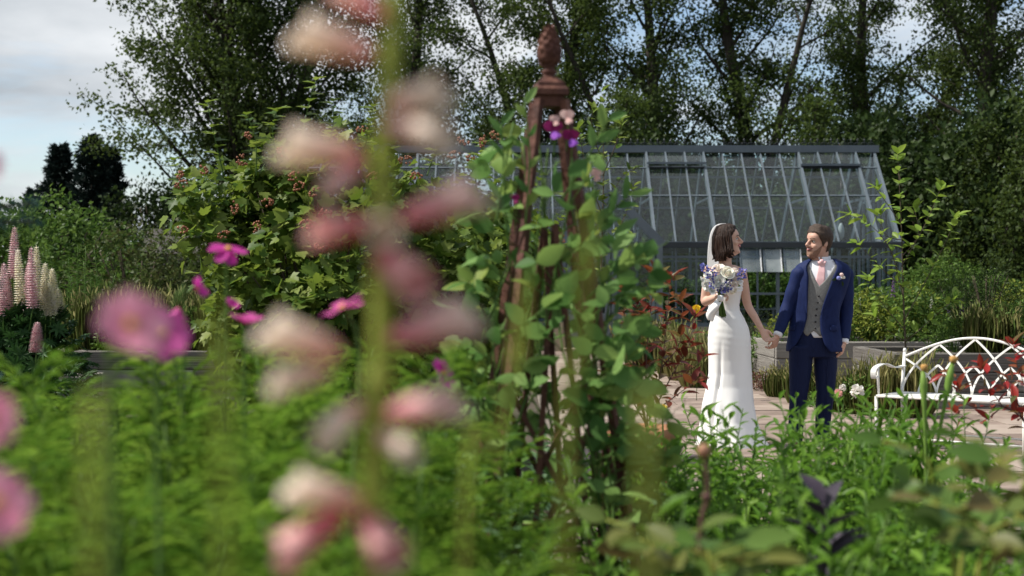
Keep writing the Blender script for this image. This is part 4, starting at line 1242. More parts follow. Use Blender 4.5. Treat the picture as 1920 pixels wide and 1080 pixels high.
# ------------------------------------------------------------------ bouquet in her hand
BC = bq(1346.5, 523, -.25); bo = np.array([br.location.x, BY_, 0.])
bq_t = thing('bouquet', 'round bouquet of cream roses and blue flowers in the woman\'s hand', 'bouquet', tuple(bo + BC))
def rose(r, seed):
    rr = np.random.default_rng(seed); m = MB()
    blob(m, (0, 0, .0), (r * .22, r * .22, r * .5), 10, 6)
    for k in range(5):
        n_ = 4 + k; R_ = r * (.20 + .19 * k)
        for j in range(n_):
            a = j * 6.283 / n_ + k * .7; A = []
            for u in np.linspace(-1, 1, 7):
                for v in np.linspace(0, 1, 6):
                    th = a + u * (3.6 / n_)
                    rad = R_ * (.50 + .54 * v ** .6) + (.05 * r * k / 4) * (v ** 4)
                    z = r * (-.45 + (.95 - .15 * k) * v * (1 - .14 * u * u)) - (.10 * r * k / 4) * v ** 5
                    A.append((rad * math.cos(th), rad * math.sin(th), z))
            I = np.arange(6)[:, None] * 6; J = np.arange(5)[None]
            m.add(np.array(A) + rr.normal(size=3) * r * .02, np.stack([I + J, I + J + 1, I + 6 + J + 1, I + 6 + J], -1).reshape(-1, 4))
    return m
M_ROSE1 = surf('cream_rose_petal', [(.86, .83, .70), (.90, .88, .80)], 8, .55, sss=.1)
M_ROSE2 = surf('blush_rose_petal', [(.86, .76, .68), (.90, .83, .77)], 8, .55, sss=.1)
M_ROSE3 = surf('white_rose_petal', [(.86, .87, .82), (.90, .90, .87)], 8, .55, sss=.1)
rose_me = {mt.name: rose(1.0, i).mesh('rose', mt) for i, mt in enumerate((M_ROSE1, M_ROSE2, M_ROSE3))}
for (px, py, r, mt, dy) in ((1354.5, 510, 13.5, M_ROSE1, -.07), (1336, 503, 11.5, M_ROSE2, -.04), (1371, 510.5, 10.5, M_ROSE2, -.03), (1336.5, 528.5, 12.5, M_ROSE3, -.07), (1316, 535, 11.5, M_ROSE3, -.02), (1366, 530, 11, M_ROSE2, -.06), (1318, 515, 8, M_ROSE3, .0), (1351, 545, 8, M_ROSE3, -.03), (1345, 500, 8, M_ROSE1, .05), (1368, 545, 8, M_ROSE1, .02)):
    o = link('rose', rose_me[mt.name], bq_t); q = bq(px, py, BC[1] + dy) - BC
    o.location = q; o.scale = (r / BS,) * 3
    d = Vector((q[0] * .8, -.12, q[2] + .03)).normalized(); o.rotation_euler = d.to_track_quat('Z', 'Y').to_euler()
for (px, py, r) in ((1328, 522, 6), (1345, 517, 6), (1361, 521, 6), (1326, 543, 7), (1360, 542, 6), (1377, 527, 6), (1350, 523, 6), (1308, 524, 6)):
    o = link('rose', rose_me[M_ROSE3.name], bq_t); o.location = bq(px, py, BC[1] - .045) - BC; o.scale = (r / BS,) * 3; o.rotation_euler = (R(70), 0, px)
gl = 26; d = rand_dirs(gl); leaf_objects('leaf', tmpl_mesh('leaf', LEAF_OVAL, ML_MID), bq_t, d * np.array([.13, .07, .09]) + np.array([0, .02, -.01]), d, rand_dirs(gl), .045, .022)
M_BLUE = leafmat('violet_blue_floret', [(.10, .09, .33), (.16, .16, .46), (.30, .32, .62)], .2, .5)
for (px, py, r, n_) in ((1322, 513, 11, 60), (1352, 534, 12, 70), (1311, 506, 7, 30), (1378, 519, 8, 40), (1382, 509, 6, 24), (1326, 533, 7, 30), (1344, 541, 9, 40), (1308, 500, 4, 14)):
    q = bq(px, py, BC[1] - .055) - BC; r = r / BS
    d = rand_dirs(n_); pos = q + d * r * rng.uniform(.5, 1, (n_, 1)) * np.array([1, .8, 1])
    m = MB(); m.addp(scatter(LEAF_OVAL, pos, unit(d + rng.normal(size=(n_, 3)) * .6), rand_dirs(n_), .020, .016)); m.build('blue_floret_cluster', M_BLUE, bq_t)
m = MB()
for k in range(26):
    a = rng.uniform(0, 6.28); r1, r2 = rng.uniform(0, .06), rng.uniform(.004, .030)
    add_tube(m, [np.array([math.cos(a) * r1, math.sin(a) * r1 * .6 + .02, -.03]), bq(1342.5, 560, BC[1]) - BC + np.array([math.cos(a) * .012, math.sin(a) * .012, 0]), bq(1345.5, 593, BC[1] - .01) - BC + np.array([math.cos(a) * r2, math.sin(a) * r2 * .7, rng.uniform(-.01, .01)])], .0042, 5)
m.build('stems', M_GSTEM, bq_t)
m = MB(); lathe(m, [(.022, -.02), (.026, 0), (.022, .03)], 12, tuple(bq(1342.5, 560, BC[1]) - BC)); rb = m.build('ribbon', M_DRESS, bq_t)
def tail(u, v):
    c = np.array(smooth([bq(1341, 560, BC[1] + .01) - BC, bq(1333, 572, BC[1] - .01) - BC, bq(1325, 588, BC[1]) - BC, bq(1325, 600, BC[1] + .01) - BC], 8))
    i = min(int(u * 24), 23); f = u * 24 - i; p = c[i] * (1 - f) + c[i + 1] * f
    return p + np.array([(v - .5) * (.03 + .05 * math.sin(u * 3)), .02 * math.sin(v * 5 + u * 4), .01 * math.sin(v * 6)])
patch(tail, np.linspace(0, 1, 20), np.linspace(0, 1, 9), 'ribbon_tail', M_DRESS, rb, .002)
# ------------------------------------------------------------------ plant materials
ML_COSMOS = leafmat('cosmos_leaf', [(.075, .17, .018), (.15, .28, .03), (.27, .41, .055), (.12, .25, .035)], .45, .5)
ML_LANCE = leafmat('lance_leaf', [(.045, .115, .012), (.090, .20, .020), (.165, .29, .035), (.065, .15, .02)], .42, .42, (.16, .32, .04))
ML_PEA = leafmat('sweet_pea_leaf', [(.07, .16, .04), (.13, .25, .065), (.22, .36, .10), (.24, .30, .06)], .42, .55)
ML_VIB = leafmat('viburnum_leaf', [(.032, .072, .012), (.065, .125, .018), (.17, .23, .04), (.05, .10, .016), (.26, .31, .08)], .38, .45, (.25, .34, .04))
ML_MAG = leafmat('magnolia_leaf', [(.12, .22, .03), (.19, .29, .045), (.24, .33, .07)], .42, .4, (.30, .42, .05))
ML_PHOT = leafmat('photinia_leaf', [(.16, .035, .026), (.11, .050, .025), (.11, .10, .025), (.07, .075, .025), (.22, .035, .032), (.05, .03, .022)], .38, .32, (.40, .05, .03))
ML_PHOTR = leafmat('photinia_red_leaf', [(.30, .015, .022), (.12, .075, .03), (.07, .10, .03), (.36, .025, .03)], .38, .28, (.5, .03, .03))
ML_ROSE = leafmat('rose_leaf', [(.05, .105, .022), (.10, .18, .035), (.15, .14, .04), (.075, .15, .028), (.19, .13, .05)], .35, .42)
ML_PURPLE = leafmat('plum_leaf', [(.030, .022, .034), (.060, .050, .066), (.045, .04, .05)], .12, .45)
ML_LUPL = leafmat('lupin_leaf', [(.022, .060, .016), (.040, .095, .025)], .25, .5)
ML_GRASS = leafmat('olive_grass', [(.11, .15, .035), (.18, .21, .06), (.24, .22, .09), (.08, .14, .03)], .35, .6)
ML_TAN = leafmat('tan_grass', [(.26, .25, .09), (.38, .34, .15), (.15, .21, .05)], .35, .6)
ML_BROWN = leafmat('bronze_groundcover', [(.10, .035, .03), (.14, .06, .04), (.07, .07, .025)], .25, .6)
ML_GREY = leafmat('grey_green_leaf', [(.075, .14, .065), (.11, .19, .09), (.15, .23, .12)], .3, .6)
ML_SPRUCE = leafmat('blue_spruce_needle', [(.05, .12, .11), (.09, .17, .16)], .1, .6)
ML_YELG = leafmat('yellow_green_leaf', [(.16, .20, .03), (.25, .29, .05)], .35, .5)
MP_PINK = leafmat('cosmos_pink', [(.60, .09, .34), (.70, .14, .42)], .45, .5)
MP_MAG = leafmat('cosmos_magenta', [(.50, .035, .30), (.62, .06, .38)], .45, .5)
MP_SOFT = leafmat('cosmos_soft_pink', [(.80, .27, .42), (.86, .40, .52)], .45, .5)
MP_LUPP = leafmat('lupin_pink', [(.72, .42, .48), (.80, .60, .62), (.86, .78, .76)], .3, .55)
MP_LUPC = leafmat('lupin_cream', [(.80, .76, .52), (.86, .83, .68), (.86, .80, .74)], .3, .55)
MP_PURP = leafmat('purple_petal', [(.20, .035, .30), (.30, .06, .46)], .35, .5)
MP_DPURP = leafmat('maroon_petal', [(.17, .006, .06), (.22, .012, .10)], .3, .5)
MP_VIO = leafmat('violet_petal', [(.30, .08, .55), (.40, .12, .62)], .35, .5)
MP_PALE = leafmat('shell_pink_petal', [(.78, .42, .40), (.82, .55, .50)], .35, .5)
MP_WHITE = leafmat('white_petal', [(.78, .76, .70), (.82, .81, .78)], .3, .5)
MP_YEL = leafmat('yellow_petal', [(.75, .52, .03), (.80, .62, .06)], .3, .5)
M_BERRY = surf('russet_berry', [(.20, .06, .026), (.30, .11, .045)], 40, .5)
M_DISC = surf('yellow_disc', [(.55, .30, .02)], 40, .7)
M_RUST = surf('rusted_iron', [(.050, .019, .014), (.105, .040, .028), (.15, .062, .040)], 14, .75, bump=.35, bscale=50, metal=.2)
M_OLIVE = leafmat('olive_bud', [(.26, .31, .05), (.38, .40, .09)], .3, .6)

def loc_thing(name, label, cat, base, group=None):
    t = thing(name, label, cat, base, 0, group); return t, np.array([float(b) for b in base])

def upright_leaves(nst, h, spread, lps, L, W, droop=.25, lo=.12, splay=.35, jitter=.25, leafup=.5):
    """upright leafy stems: returns stem polylines and leaf arrays"""
    st, pos, yd, zn, LL = [], [], [], [], []
    for k in range(nst):
        a = rng.uniform(0, 6.283); r = spread * math.sqrt(rng.random()) * .45
        p0 = np.array([math.cos(a) * r, math.sin(a) * r, 0])
        hh = h * rng.uniform(.72, 1.05)
        d = np.array([math.cos(a) * splay * rng.uniform(.2, 1), math.sin(a) * splay * rng.uniform(.2, 1), 1])
        pts, _ = branch_path(p0, d, hh, 8, .07, .04)
        st.append(pts)
        for j in range(lps):
            u = lo + (1 - lo) * (j + rng.random() * .6) / lps
            s = min(u * 8, 7.99); i = int(s); p = pts[i] + (pts[i + 1] - pts[i]) * (s - i)
            t = unit(pts[i + 1] - pts[i]); b = j * 2.4 + rng.normal() * jitter + k
            o = np.array([math.cos(b), math.sin(b), 0]); o = unit(o - t * np.dot(o, t))
            up_ = leafup + .55 * max(0, u - .8) * 5 * .4
            dd = unit(o + t * up_ + rng.normal(size=3) * .15 + np.array([0, 0, -droop]) * (1 - u))
            pos.append(p); yd.append(dd); zn.append(unit(t - dd * np.dot(t, dd) + rng.normal(size=3) * .25)); LL.append(L * rng.uniform(.7, 1.15) * (1 if u < .85 else .75))
    LL = np.array(LL)
    return st, np.array(pos), np.array(yd), np.array(zn), LL, LL * W
def stems_mesh(st, r0=.004, n=5):
    m = MB()
    for s in st: add_tube(m, s, np.linspace(r0, r0 * .45, len(s)), n)
    return m
def leafy(name, label, cat, nst, h, spread, lps, L, W, mat, tmpl=LEAF_LANCE, stem=M_GSTEM, group=None, r0=.004, **kw):
    t = thing(name, label, cat, group=group)
    st, pos, yd, zn, LL, WW = upright_leaves(nst, h, spread, lps, L, W, **kw)
    stems_mesh(st, r0).build('stems', stem, t)
    MB().addp(scatter(tmpl, pos, yd, zn, LL, WW)).build('foliage', mat, t, kind='stuff')
    return t
def tuft(name, label, cat, n, h, spread, W, mat, group=None, heads=None, lean=.5):
    t = thing(name, label, cat, group=group)
    a = rng.uniform(0, 6.283, n); r = spread * .48 * np.sqrt(rng.random(n))
    pos = np.stack([np.cos(a) * r, np.sin(a) * r, np.zeros(n)], -1)
    b = a + rng.normal(size=n) * .6; ln = rng.uniform(.05, lean * 1.5, n)
    yd = np.stack([np.cos(b) * ln, np.sin(b) * ln, np.ones(n)], -1)
    MB().addp(scatter(LEAF_BLADE, pos, yd, np.stack([-np.cos(b), -np.sin(b), ln], -1) * -1, rng.uniform(.55, 1.1, n) * h, W)).build('blades', mat, t, kind='stuff')
    if heads:
        k = n // 6; m = MB(); i = rng.choice(n, k)
        pos2 = pos[i] + unit(yd[i]) * (h * rng.uniform(.85, 1.15, k))[:, None]
        m.addp(scatter(LEAF_OVAL, pos2, unit(yd[i] + rng.normal(size=(k, 3)) * .15), rand_dirs(k), .09, .022)); m.build('seed_heads', heads, t, kind='stuff')
    return t
def spread_copies(protos, spots, labels=None, group=None):
    done = set()
    for k, (i, loc, rz, s) in enumerate(spots):
        o = protos[i] if i not in done else copy_tree(protos[i]); done.add(i)
        put(o, loc, rz, s, labels[k] if labels else None, group)
def on_ground(px, Y, z=0.0): return ((px - 960) / FPX * Y, Y, z)

# ------------------------------------------------------------------ berried viburnum
vb, B0 = loc_thing('viburnum_shrub', 'tall shrub with lobed yellow green leaves and rusty berry clusters', 'shrub', on_ground(640, 9.6))
def vib_crown(n):
    c = rand_dirs(120) * rng.uniform(.55, .98, (120, 1)); c = c[c[:, 2] > -.8]
    c = c * np.array([1.12, .75, 1.02]) + np.array([0, 0, 1.28])
    c[:, 2] *= 1 - .10 * np.clip(c[:, 0], -1, 1); c[:, 0] += .10 * (1.3 - c[:, 2])
    k = rng.integers(0, len(c), n); d = rand_dirs(n, .2)
    pos = c[k] + d * rng.uniform(.05, .20, (n, 1))
    return c, pos, d
c_, pos, d = vib_crown(7000)
pos[:, 2] = np.maximum(pos[:, 2], .05)
yd = unit(d * .8 + rng.normal(size=(len(d), 3)) * .55 + np.array([0, -.15, -.35])); zn = unit(rng.normal(size=(len(d), 3)) * .45 + np.array([0, -.25, .9]))
LL = rng.uniform(.055, .105, len(d))
MB().addp(scatter(LEAF_LOBED, pos, yd, zn, LL, LL * .95)).build('foliage', ML_VIB, vb, kind='stuff')
m = MB()
for q in c_[:: 3]:
    b = np.array([rng.normal() * .12, rng.normal() * .1, 0]); add_tube(m, smooth([b, b * .6 + q * np.array([.4, .4, .5]), q], 4), np.linspace(.018, .004, 9), 5)
m.build('stems', M_TWIG, vb)
lobed_me = tmpl_mesh('leaf', LEAF_LOBED, ML_VIB)
for (x0, y0, x1, y1) in ((420, 330, 388, 192), (480, 330, 462, 215), (560, 300, 592, 150), (610, 290, 625, 190), (680, 290, 700, 200), (360, 400, 325, 300), (800, 330, 830, 265), (880, 330, 905, 268), (520, 300, 520, 205)):
    Ys = 9.3; a = P(x0, y0, Ys) - B0; b = P(x1, y1, Ys) - B0
    pts = smooth([a, (a + b) / 2 + rng.normal(size=3) * .02, b], 6)
    m = MB(); add_tube(m, pts, np.linspace(.005, .002, len(pts)), 5); m.build('shoot', M_GSTEM, vb)
    k = 12; s = np.linspace(.25, 1, k); i = (s * (len(pts) - 1)).astype(int)
    an = np.arange(k) * 1.6 + rng.random()
    yd = np.stack([np.cos(an), np.sin(an) * .7, np.full(k, .25)], -1); L_ = rng.uniform(.07, .10, k)
    leaf_objects('leaf', lobed_me, vb, pts[i], yd, unit(np.stack([np.cos(an) * -.3, np.sin(an) * -.3 - .3, np.ones(k)], -1)), L_, L_ * .9)
def cluster(r=.04, n=16):
    m = MB()
    for k in range(n):
        d_ = rand_dirs(1)[0]; blob(m, d_ * r * np.array([1, 1, .5]), .0075, 6, 5)
    return m.mesh('berry_cluster', M_BERRY)
BC_ = [cluster() for _ in range(3)]
for (px, py) in ((333, 330), (340, 345), (470, 255), (378, 318), (550, 330), (560, 350), (590, 360), (480, 425), (420, 440), (340, 430), (610, 400), (575, 420), (455, 300), (530, 285), (640, 330), (870, 262), (905, 265), (930, 255), (885, 300), (780, 330), (760, 300), (500, 380), (440, 390), (600, 460), (680, 240), (850, 290), (700, 330)):
    o = link('berry_cluster', random.choice(BC_), vb, 'stuff'); o.location = P(px, py, 8.75 + rng.uniform(0, .3)) - B0; o.rotation_euler = (rng.normal() * .4, rng.normal() * .4, rng.uniform(0, 6))
    o.scale = (1.0,) * 3

vb2 = copy_tree(vb); put(vb2, on_ground(835, 10.6), R(160), (.78, .8, .86), 'lower berried shrub between the foxglove spire and the obelisk')
# ------------------------------------------------------------------ lupins in their raised bed
PALM = (lambda: (lambda parts: (np.concatenate([p[0] for p in parts]), np.concatenate([p[1] + i * len(LEAF_LANCE[0]) for i, p in enumerate(parts)])))(
    [(LEAF_LANCE[0] @ np.array([[math.cos(a), -math.sin(a), 0], [math.sin(a), math.cos(a), 0], [0, 0, 1]]) * np.array([1, 1, 1]), LEAF_LANCE[1]) for a in np.linspace(-2.6, 2.6, 8)]))()
def palmate():
    V, F = [], []
    tv, tf = LEAF_LANCE
    tv = tv * np.array([.30, 1, 1])
    for i, a in enumerate(np.linspace(-2.7, 2.7, 8)):
        c, s = math.cos(a), math.sin(a)
        V.append(np.stack([tv[:, 0] * c + tv[:, 1] * s, -tv[:, 0] * s + tv[:, 1] * c, tv[:, 2] + .25 * tv[:, 1]], -1)); F.append(tf + i * len(tv))
    return np.concatenate(V), np.concatenate(F)
PALM = palmate()
def lupin_spike(L, r, mat):
    m = MB(); n = int(L / .021)
    for k in range(n):
        u = k / n; rr = r * (1 - u) ** .38 + .004
        w = 8; a = np.arange(w) * 6.283 / w + (k % 2) * .39 + rng.normal(size=8) * .08
        pos = np.stack([np.cos(a) * rr * .35, np.sin(a) * rr * .35, np.full(w, u * L)], -1)
        yd = np.stack([np.cos(a), np.sin(a), np.full(w, .45)], -1)
        m.addp(scatter(LEAF_OVAL, pos, yd, np.tile([0, 0, 1.], (w, 1)), rr * .75 + .004, rr * .50 + .004))
        m.addp(scatter(LEAF_OVAL, pos + np.array([0, 0, -.004]), yd + np.array([0, 0, -.5]), np.tile([0, 0, 1.], (w, 1)), rr * .62 + .003, rr * .42 + .003))
    add_tube(m, [(0, 0, -.02), (0, 0, L)], [.006, .002], 5)
    return m.mesh('flower_spike', mat)
SP, SC = lupin_spike(.50, .062, MP_LUPP), lupin_spike(.50, .062, MP_LUPC)
def lupin(label, spikes, base, foliage=160, rad=.5, hgt=.55):
    t, b0 = loc_thing('lupin', label, 'lupin', base, 'lupins')
    stm = MB()
    for (px, py0, py1, me) in spikes:
        Y = base[1] + rng.uniform(-.35, .15); p1 = P(px, py1, Y); p0 = P(px + rng.normal() * 2, py0, Y)
        o = link('flower_spike', me, t); o.location = p1 - b0
        o.rotation_euler = (rng.normal() * .05, (p0[0] - p1[0]) / .5, rng.uniform(0, 6)); L = (p0[2] - p1[2]); o.scale = (1, 1, L / .5)
        add_tube(stm, smooth([np.array([rng.normal() * .08, 0, 0]), (p1 - b0) * np.array([.7, .7, .5]), p1 - b0], 4), .006, 5)
    stm.build('stems', M_GSTEM, t)
    d = rand_dirs(foliage, .3); pos = d * np.array([rad, rad * .7, hgt]) * rng.uniform(.45, 1, (foliage, 1)); pos[:, 2] = np.abs(pos[:, 2]) * .9 + .06
    MB().addp(scatter(PALM, pos, unit(d + np.array([0, 0, -.2])), unit(d * .5 + np.array([0, -.25, 1])), rng.uniform(.07, .12, foliage), rng.uniform(.07, .12, foliage))).build('foliage', ML_LUPL, t, kind='stuff')
lupin('pink lupin with tall rosy spikes and dark palmate leaves', ((25, 424, 520, SP), (6, 492, 590, SP), (62, 462, 575, SP), (-22, 470, 580, SP), (16, 510, 590, SP)), on_ground(22, 13.9, .36), rad=.55, hgt=.85, foliage=260)
lupin('cream lupin with pale yellow white spikes', ((72, 460, 565, SC), (40, 466, 570, SC), (86, 492, 580, SC), (102, 502, 578, SC), (52, 490, 580, SP), (112, 540, 585, SC), (95, 530, 590, SC)), on_ground(80, 14.0, .36), rad=.50, hgt=.85, foliage=260)
lupin('low lupin with a single short pink spike among dark leaves', ((68, 603, 660, SP),), on_ground(40, 12.75, 0), 420, .80, .78)

# ------------------------------------------------------------------ obelisk
OY = 4.57; OX = P(1030, 0, OY)[0]
ob = thing('obelisk', 'rusty iron garden obelisk with pine cone finial, carrying sweet peas', 'obelisk', (OX, OY, 0), R(9))
ztop = CAMH + (540 - 184) / FPX * OY
m = MB()
def sqring(r, z): return np.array([(-r, -r, z), (r, -r, z), (r, r, z), (-r, r, z)])
ring_loft(m, [sqring(r_ * .86, ztop + z_) for r_, z_ in ((.046, -.03), (.046, .004), (.062, .006), (.062, .024), (.052, .034), (.050, .046), (.030, .062), (.026, .066))])
cap = m.build('cap', M_RUST, ob, False)
m = MB(); z0 = ztop + .060
lathe(m, [(.024, 0), (.020, .010), (.018, .014), (.025, .020), (.026, .026), (.017, .032), (.016, .038), (.028, .046)], 20, (0, 0, z0)); m.build('finial_stem', M_RUST, cap)
m = MB(); zc = z0 + .044
prof = [(.022, 0), (.034, .012), (.039, .03), (.038, .052), (.033, .076), (.024, .100), (.012, .122), (.003, .130)]
lathe(m, prof, 20, (0, 0, zc))
for k in range(64):
    u = (k + .5) / 64; zz = u * .125; rr = float(np.interp(zz, [p[1] for p in prof], [p[0] for p in prof])); a = k * 2.39996
    c = np.array([math.cos(a) * rr, math.sin(a) * rr, zc + zz]); o_ = unit(np.array([math.cos(a), math.sin(a), .3]))
    m.addp(scatter(LEAF_OVAL, [c - o_ * .004 + np.array([0, 0, -.008])], [o_ * .45 + np.array([0, 0, .8])], [o_], .022, .022))
m.build('pine_cone', M_RUST, cap)
WT, WB = .040, .285            # half widths: under the cap, at the ground
def leg_pt(sx, sy, z): r = WB + (WT - WB) * z / ztop; return np.array([sx * r, sy * r, z])
for sx in (-1, 1):
    for sy in (-1, 1):
        m = MB(); m.addp(bar(leg_pt(sx, sy, 0), leg_pt(sx, sy, ztop - .01), .024, .024, (sx, sy, 0))); m.build('leg', M_RUST, ob, False)
ZM = 1.50
for (a, b) in (((-1, -1), (1, -1)), ((1, -1), (1, 1)), ((1, 1), (-1, 1)), ((-1, 1), (-1, -1))):
    for zr in (.50,):
        m = MB(); m.addp(bar(leg_pt(*a, zr), leg_pt(*b, zr), .014, .014)); m.build('rail', M_RUST, ob, False)
    mid = (leg_pt(*a, ZM) + leg_pt(*b, ZM)) / 2
    for k, e in enumerate((a, b)):
        q = leg_pt(*e, .12); of = (leg_pt(*b, .5) - leg_pt(*a, .5)); tgt = leg_pt(*a, .12) * (.28 if k else .72) + leg_pt(*b, .12) * (.72 if k else .28)
        nn = unit(np.cross(of, (0, 0, 1))) * (.008 if k else -.008)
        m = MB(); m.addp(bar(mid + nn, tgt + nn, .018, .010, nn)); m.build('lattice_bar', M_RUST, ob, False)
    q1 = leg_pt(*a, 1.0) ; q2 = leg_pt(*b, 1.0)
    for k in (0, 1):
        s0 = (q1 if k == 0 else q2); e0 = leg_pt(*(b if k == 0 else a), .15); nn = unit(np.cross(q2 - q1, (0, 0, 1))) * (.018 if k else -.018)
        m = MB(); m.addp(bar(s0 + nn, e0 + nn, .016, .009, nn)); m.build('lattice_bar', M_RUST, ob, False)
# sweet pea vines climbing it
sp_, b0 = loc_thing('sweet_pea', 'sweet pea vine with purple and maroon flowers climbing the rusty obelisk', 'climber', (OX, OY, 0))
vm = MB(); LP, LD, LN, LS = [], [], [], []; tend = MB()
for k in range(24):
    a0 = k * 6.283 / 24 + rng.normal() * .2; h = rng.uniform(1.35, 1.86) if k % 3 else rng.uniform(.9, 1.3)
    pts = []
    for u in np.linspace(0, 1, 22):
        z = h * u; r = (WB + (WT - WB) * z / ztop) * 1.06 + .035 + .045 * math.sin(u * 11 + k); a = a0 + .5 * math.sin(u * 4 + k) + .3 * u
        pts.append((math.cos(a) * r, math.sin(a) * r, z))
    pts = np.array(pts); add_tube(vm, pts, np.linspace(.0055, .003, 22), 5)
    for j in range(13):
        u = .45 + .55 * (j + rng.random()) / 13
        i = min(int(u * 21), 20); p = pts[i]
        o_ = unit(np.array([p[0], p[1], 0])); b = math.atan2(o_[1], o_[0]) + rng.normal() * .9
        st = np.array([math.cos(b), math.sin(b), .55]) ; pl = rng.uniform(.03, .15)
        q = p + st * pl; add_tube(vm, [p, (p + q) / 2 + np.array([0, 0, .006]), q], .0022, 4)
        for s_ in (-1, 1):
            side = np.array([-math.sin(b), math.cos(b), 0]) * s_
            LP.append(q); LD.append(unit(st * .6 + side * .7 + rng.normal(size=3) * .55 + np.array([0, 0, -.1]))); LN.append(unit(np.array([0, -.25, .35]) + rng.normal(size=3) * .75)); LS.append(rng.uniform(.055, .11))
        if rng.random() < .4:
            tt = np.linspace(0, 1, 14); tp = q + st * (tt * .09)[:, None] + np.stack([.012 * np.sin(tt * 12) * tt, .012 * np.cos(tt * 12) * tt, .03 * tt], -1)
            add_tube(tend, tp, .0012, 4)
LP, LD, LN, LS = map(np.array, (LP, LD, LN, LS))
order = np.argsort(LP[:, 1] - .3 * LP[:, 2])      # leaves on the side that shows largest come first
vm.build('stems', M_GSTEM, sp_); tend.build('tendrils', M_GSTEM, sp_, kind='stuff')
pea_me = tmpl_mesh('leaf', LEAF_OVAL, ML_PEA)
f_, r_i = order[:295], order[295:]
leaf_objects('leaf', pea_me, sp_, LP[f_], LD[f_], LN[f_], LS[f_], LS[f_] * .64)
MB().addp(scatter(LEAF_OVAL, LP[r_i], LD[r_i], LN[r_i], LS[r_i], LS[r_i] * .58)).build('rear_foliage', ML_PEA, sp_, kind='stuff')
def pea_flower(p, s, m_std, m_wing, face):
    fl = bpy.data.objects.new('flower', None); S.collection.objects.link(fl); fl.parent = sp_; fl.location = p - b0
    mm = MB()
    for a in (-.55, .55): mm.addp(scatter(LEAF_FLAT, [(0, 0, 0)], [(math.sin(a), .1, math.cos(a))], [face], s, s * .95))
    mm.build('standard_petal', m_std, fl)
    mm = MB()
    for a in (-.35, .4): mm.addp(scatter(LEAF_FLAT, [(0, -.006, 0)], [(.5 + a, -.55, -.75)], [(face[0] + a, face[1], face[2])], s * .75, s * .55))
    mm.build('wing_petal', m_wing, fl)
    mm = MB(); add_tube(mm, smooth([(0, 0, 0), (.005, .02, -.02), (.0, .05, -.10)], 4), .0018, 5); mm.build('flower_stalk', M_GSTEM, fl)
for (px, py, s, a, b) in ((1037, 247, .040, MP_DPURP, MP_VIO), (1070, 262, .036, MP_DPURP, MP_VIO), (1063, 222, .030, MP_PALE, MP_PALE), (1117, 330, .026, MP_PALE, MP_PALE), (1040, 228, .022, MP_PALE, MP_PALE), (965, 375, .02, MP_DPURP, MP_DPURP)):
    pea_flower(P(px, py, OY - .12), s, a, b, (.1, -1, .2))
for (x0, y0, x1, y1) in ((985, 420, 983, 195), (1050, 380, 1140, 225), (1100, 560, 1205, 475), (930, 420, 940, 235), (1080, 470, 1180, 365)):   # free shoots
    a, b = P(x0, y0, OY - .12) - b0, P(x1, y1, OY - .12) - b0
    pts = smooth([a, (a + b) / 2 + np.array([.015, 0, .02]), b], 6); m = MB(); add_tube(m, pts, np.linspace(.004, .0025, len(pts)), 5); m.build('shoot', M_GSTEM, sp_)
    k = 7; i = np.linspace(2, len(pts) - 1, k).astype(int); sg = np.where(np.arange(k) % 2, 1, -1)
    t_ = unit(b - a); sd = unit(np.cross(t_, (0, 1, 0)))
    leaf_objects('leaf', pea_me, sp_, pts[i], t_ + sd * sg[:, None] * .7, np.tile([.1, -1, .5], (k, 1)) + rng.normal(size=(k, 3)) * .3, rng.uniform(.05, .085, k), rng.uniform(.022, .036, k))
# small second obelisk by the glasshouse
o2 = copy_tree(ob); put(o2, (P(1572, 0, 21)[0], 21, 0), .3, .80, 'small rusty obelisk behind the groom\'s shoulder by the glasshouse')

# ------------------------------------------------------------------ saplings
def sapling(name, label, Y, base_px, paths, nleaf, L, W, mat, twig, tmpl=LEAF_OVAL, zb=0.0, dens_tip=1.0, r0=.012, cat='sapling', up=.35):
    t, b0 = loc_thing(name, label, cat, on_ground(base_px, Y, zb))
    me = tmpl_mesh('leaf', tmpl, mat); tot = sum(math.dist(p[0], p[-1]) for p in paths); sm = MB()
    for path in paths:
        dy = rng.uniform(-.25, .25)
        pts = smooth([P(x, y, Y + dy * i / max(1, len(path) - 1)) - b0 for i, (x, y) in enumerate(path)], 6)
        add_tube(sm, pts, np.linspace(r0 if path is paths[0] else r0 * .5, r0 * .15, len(pts)), 6)
        n = max(5, int(nleaf * math.dist(path[0], path[-1]) / tot)); s = np.concatenate([np.linspace(.22, 1, n - 3), [.97, .99, 1.0]]); i = (s * (len(pts) - 1)).astype(int)
        tv_ = unit(np.gradient(pts, axis=0))[i]; an = np.arange(n) * 2.4 + rng.random(n)
        o_ = np.stack([np.cos(an), np.sin(an), np.zeros(n)], -1); o_ = unit(o_ - tv_ * (o_ * tv_).sum(1, keepdims=True))
        yd = unit(o_ + tv_ * (up + .5 * (s[:, None] > .95)) + np.array([0, 0, .1])); LL = rng.uniform(.65, 1.15, n) * L
        leaf_objects('leaf', me, t, pts[i] + rng.normal(size=(n, 3)) * .008, yd, unit(np.array([0, -.15, 1]) + rng.normal(size=(n, 3)) * .3), LL, LL * W)
    sm.build('stems', twig, t)
    return t
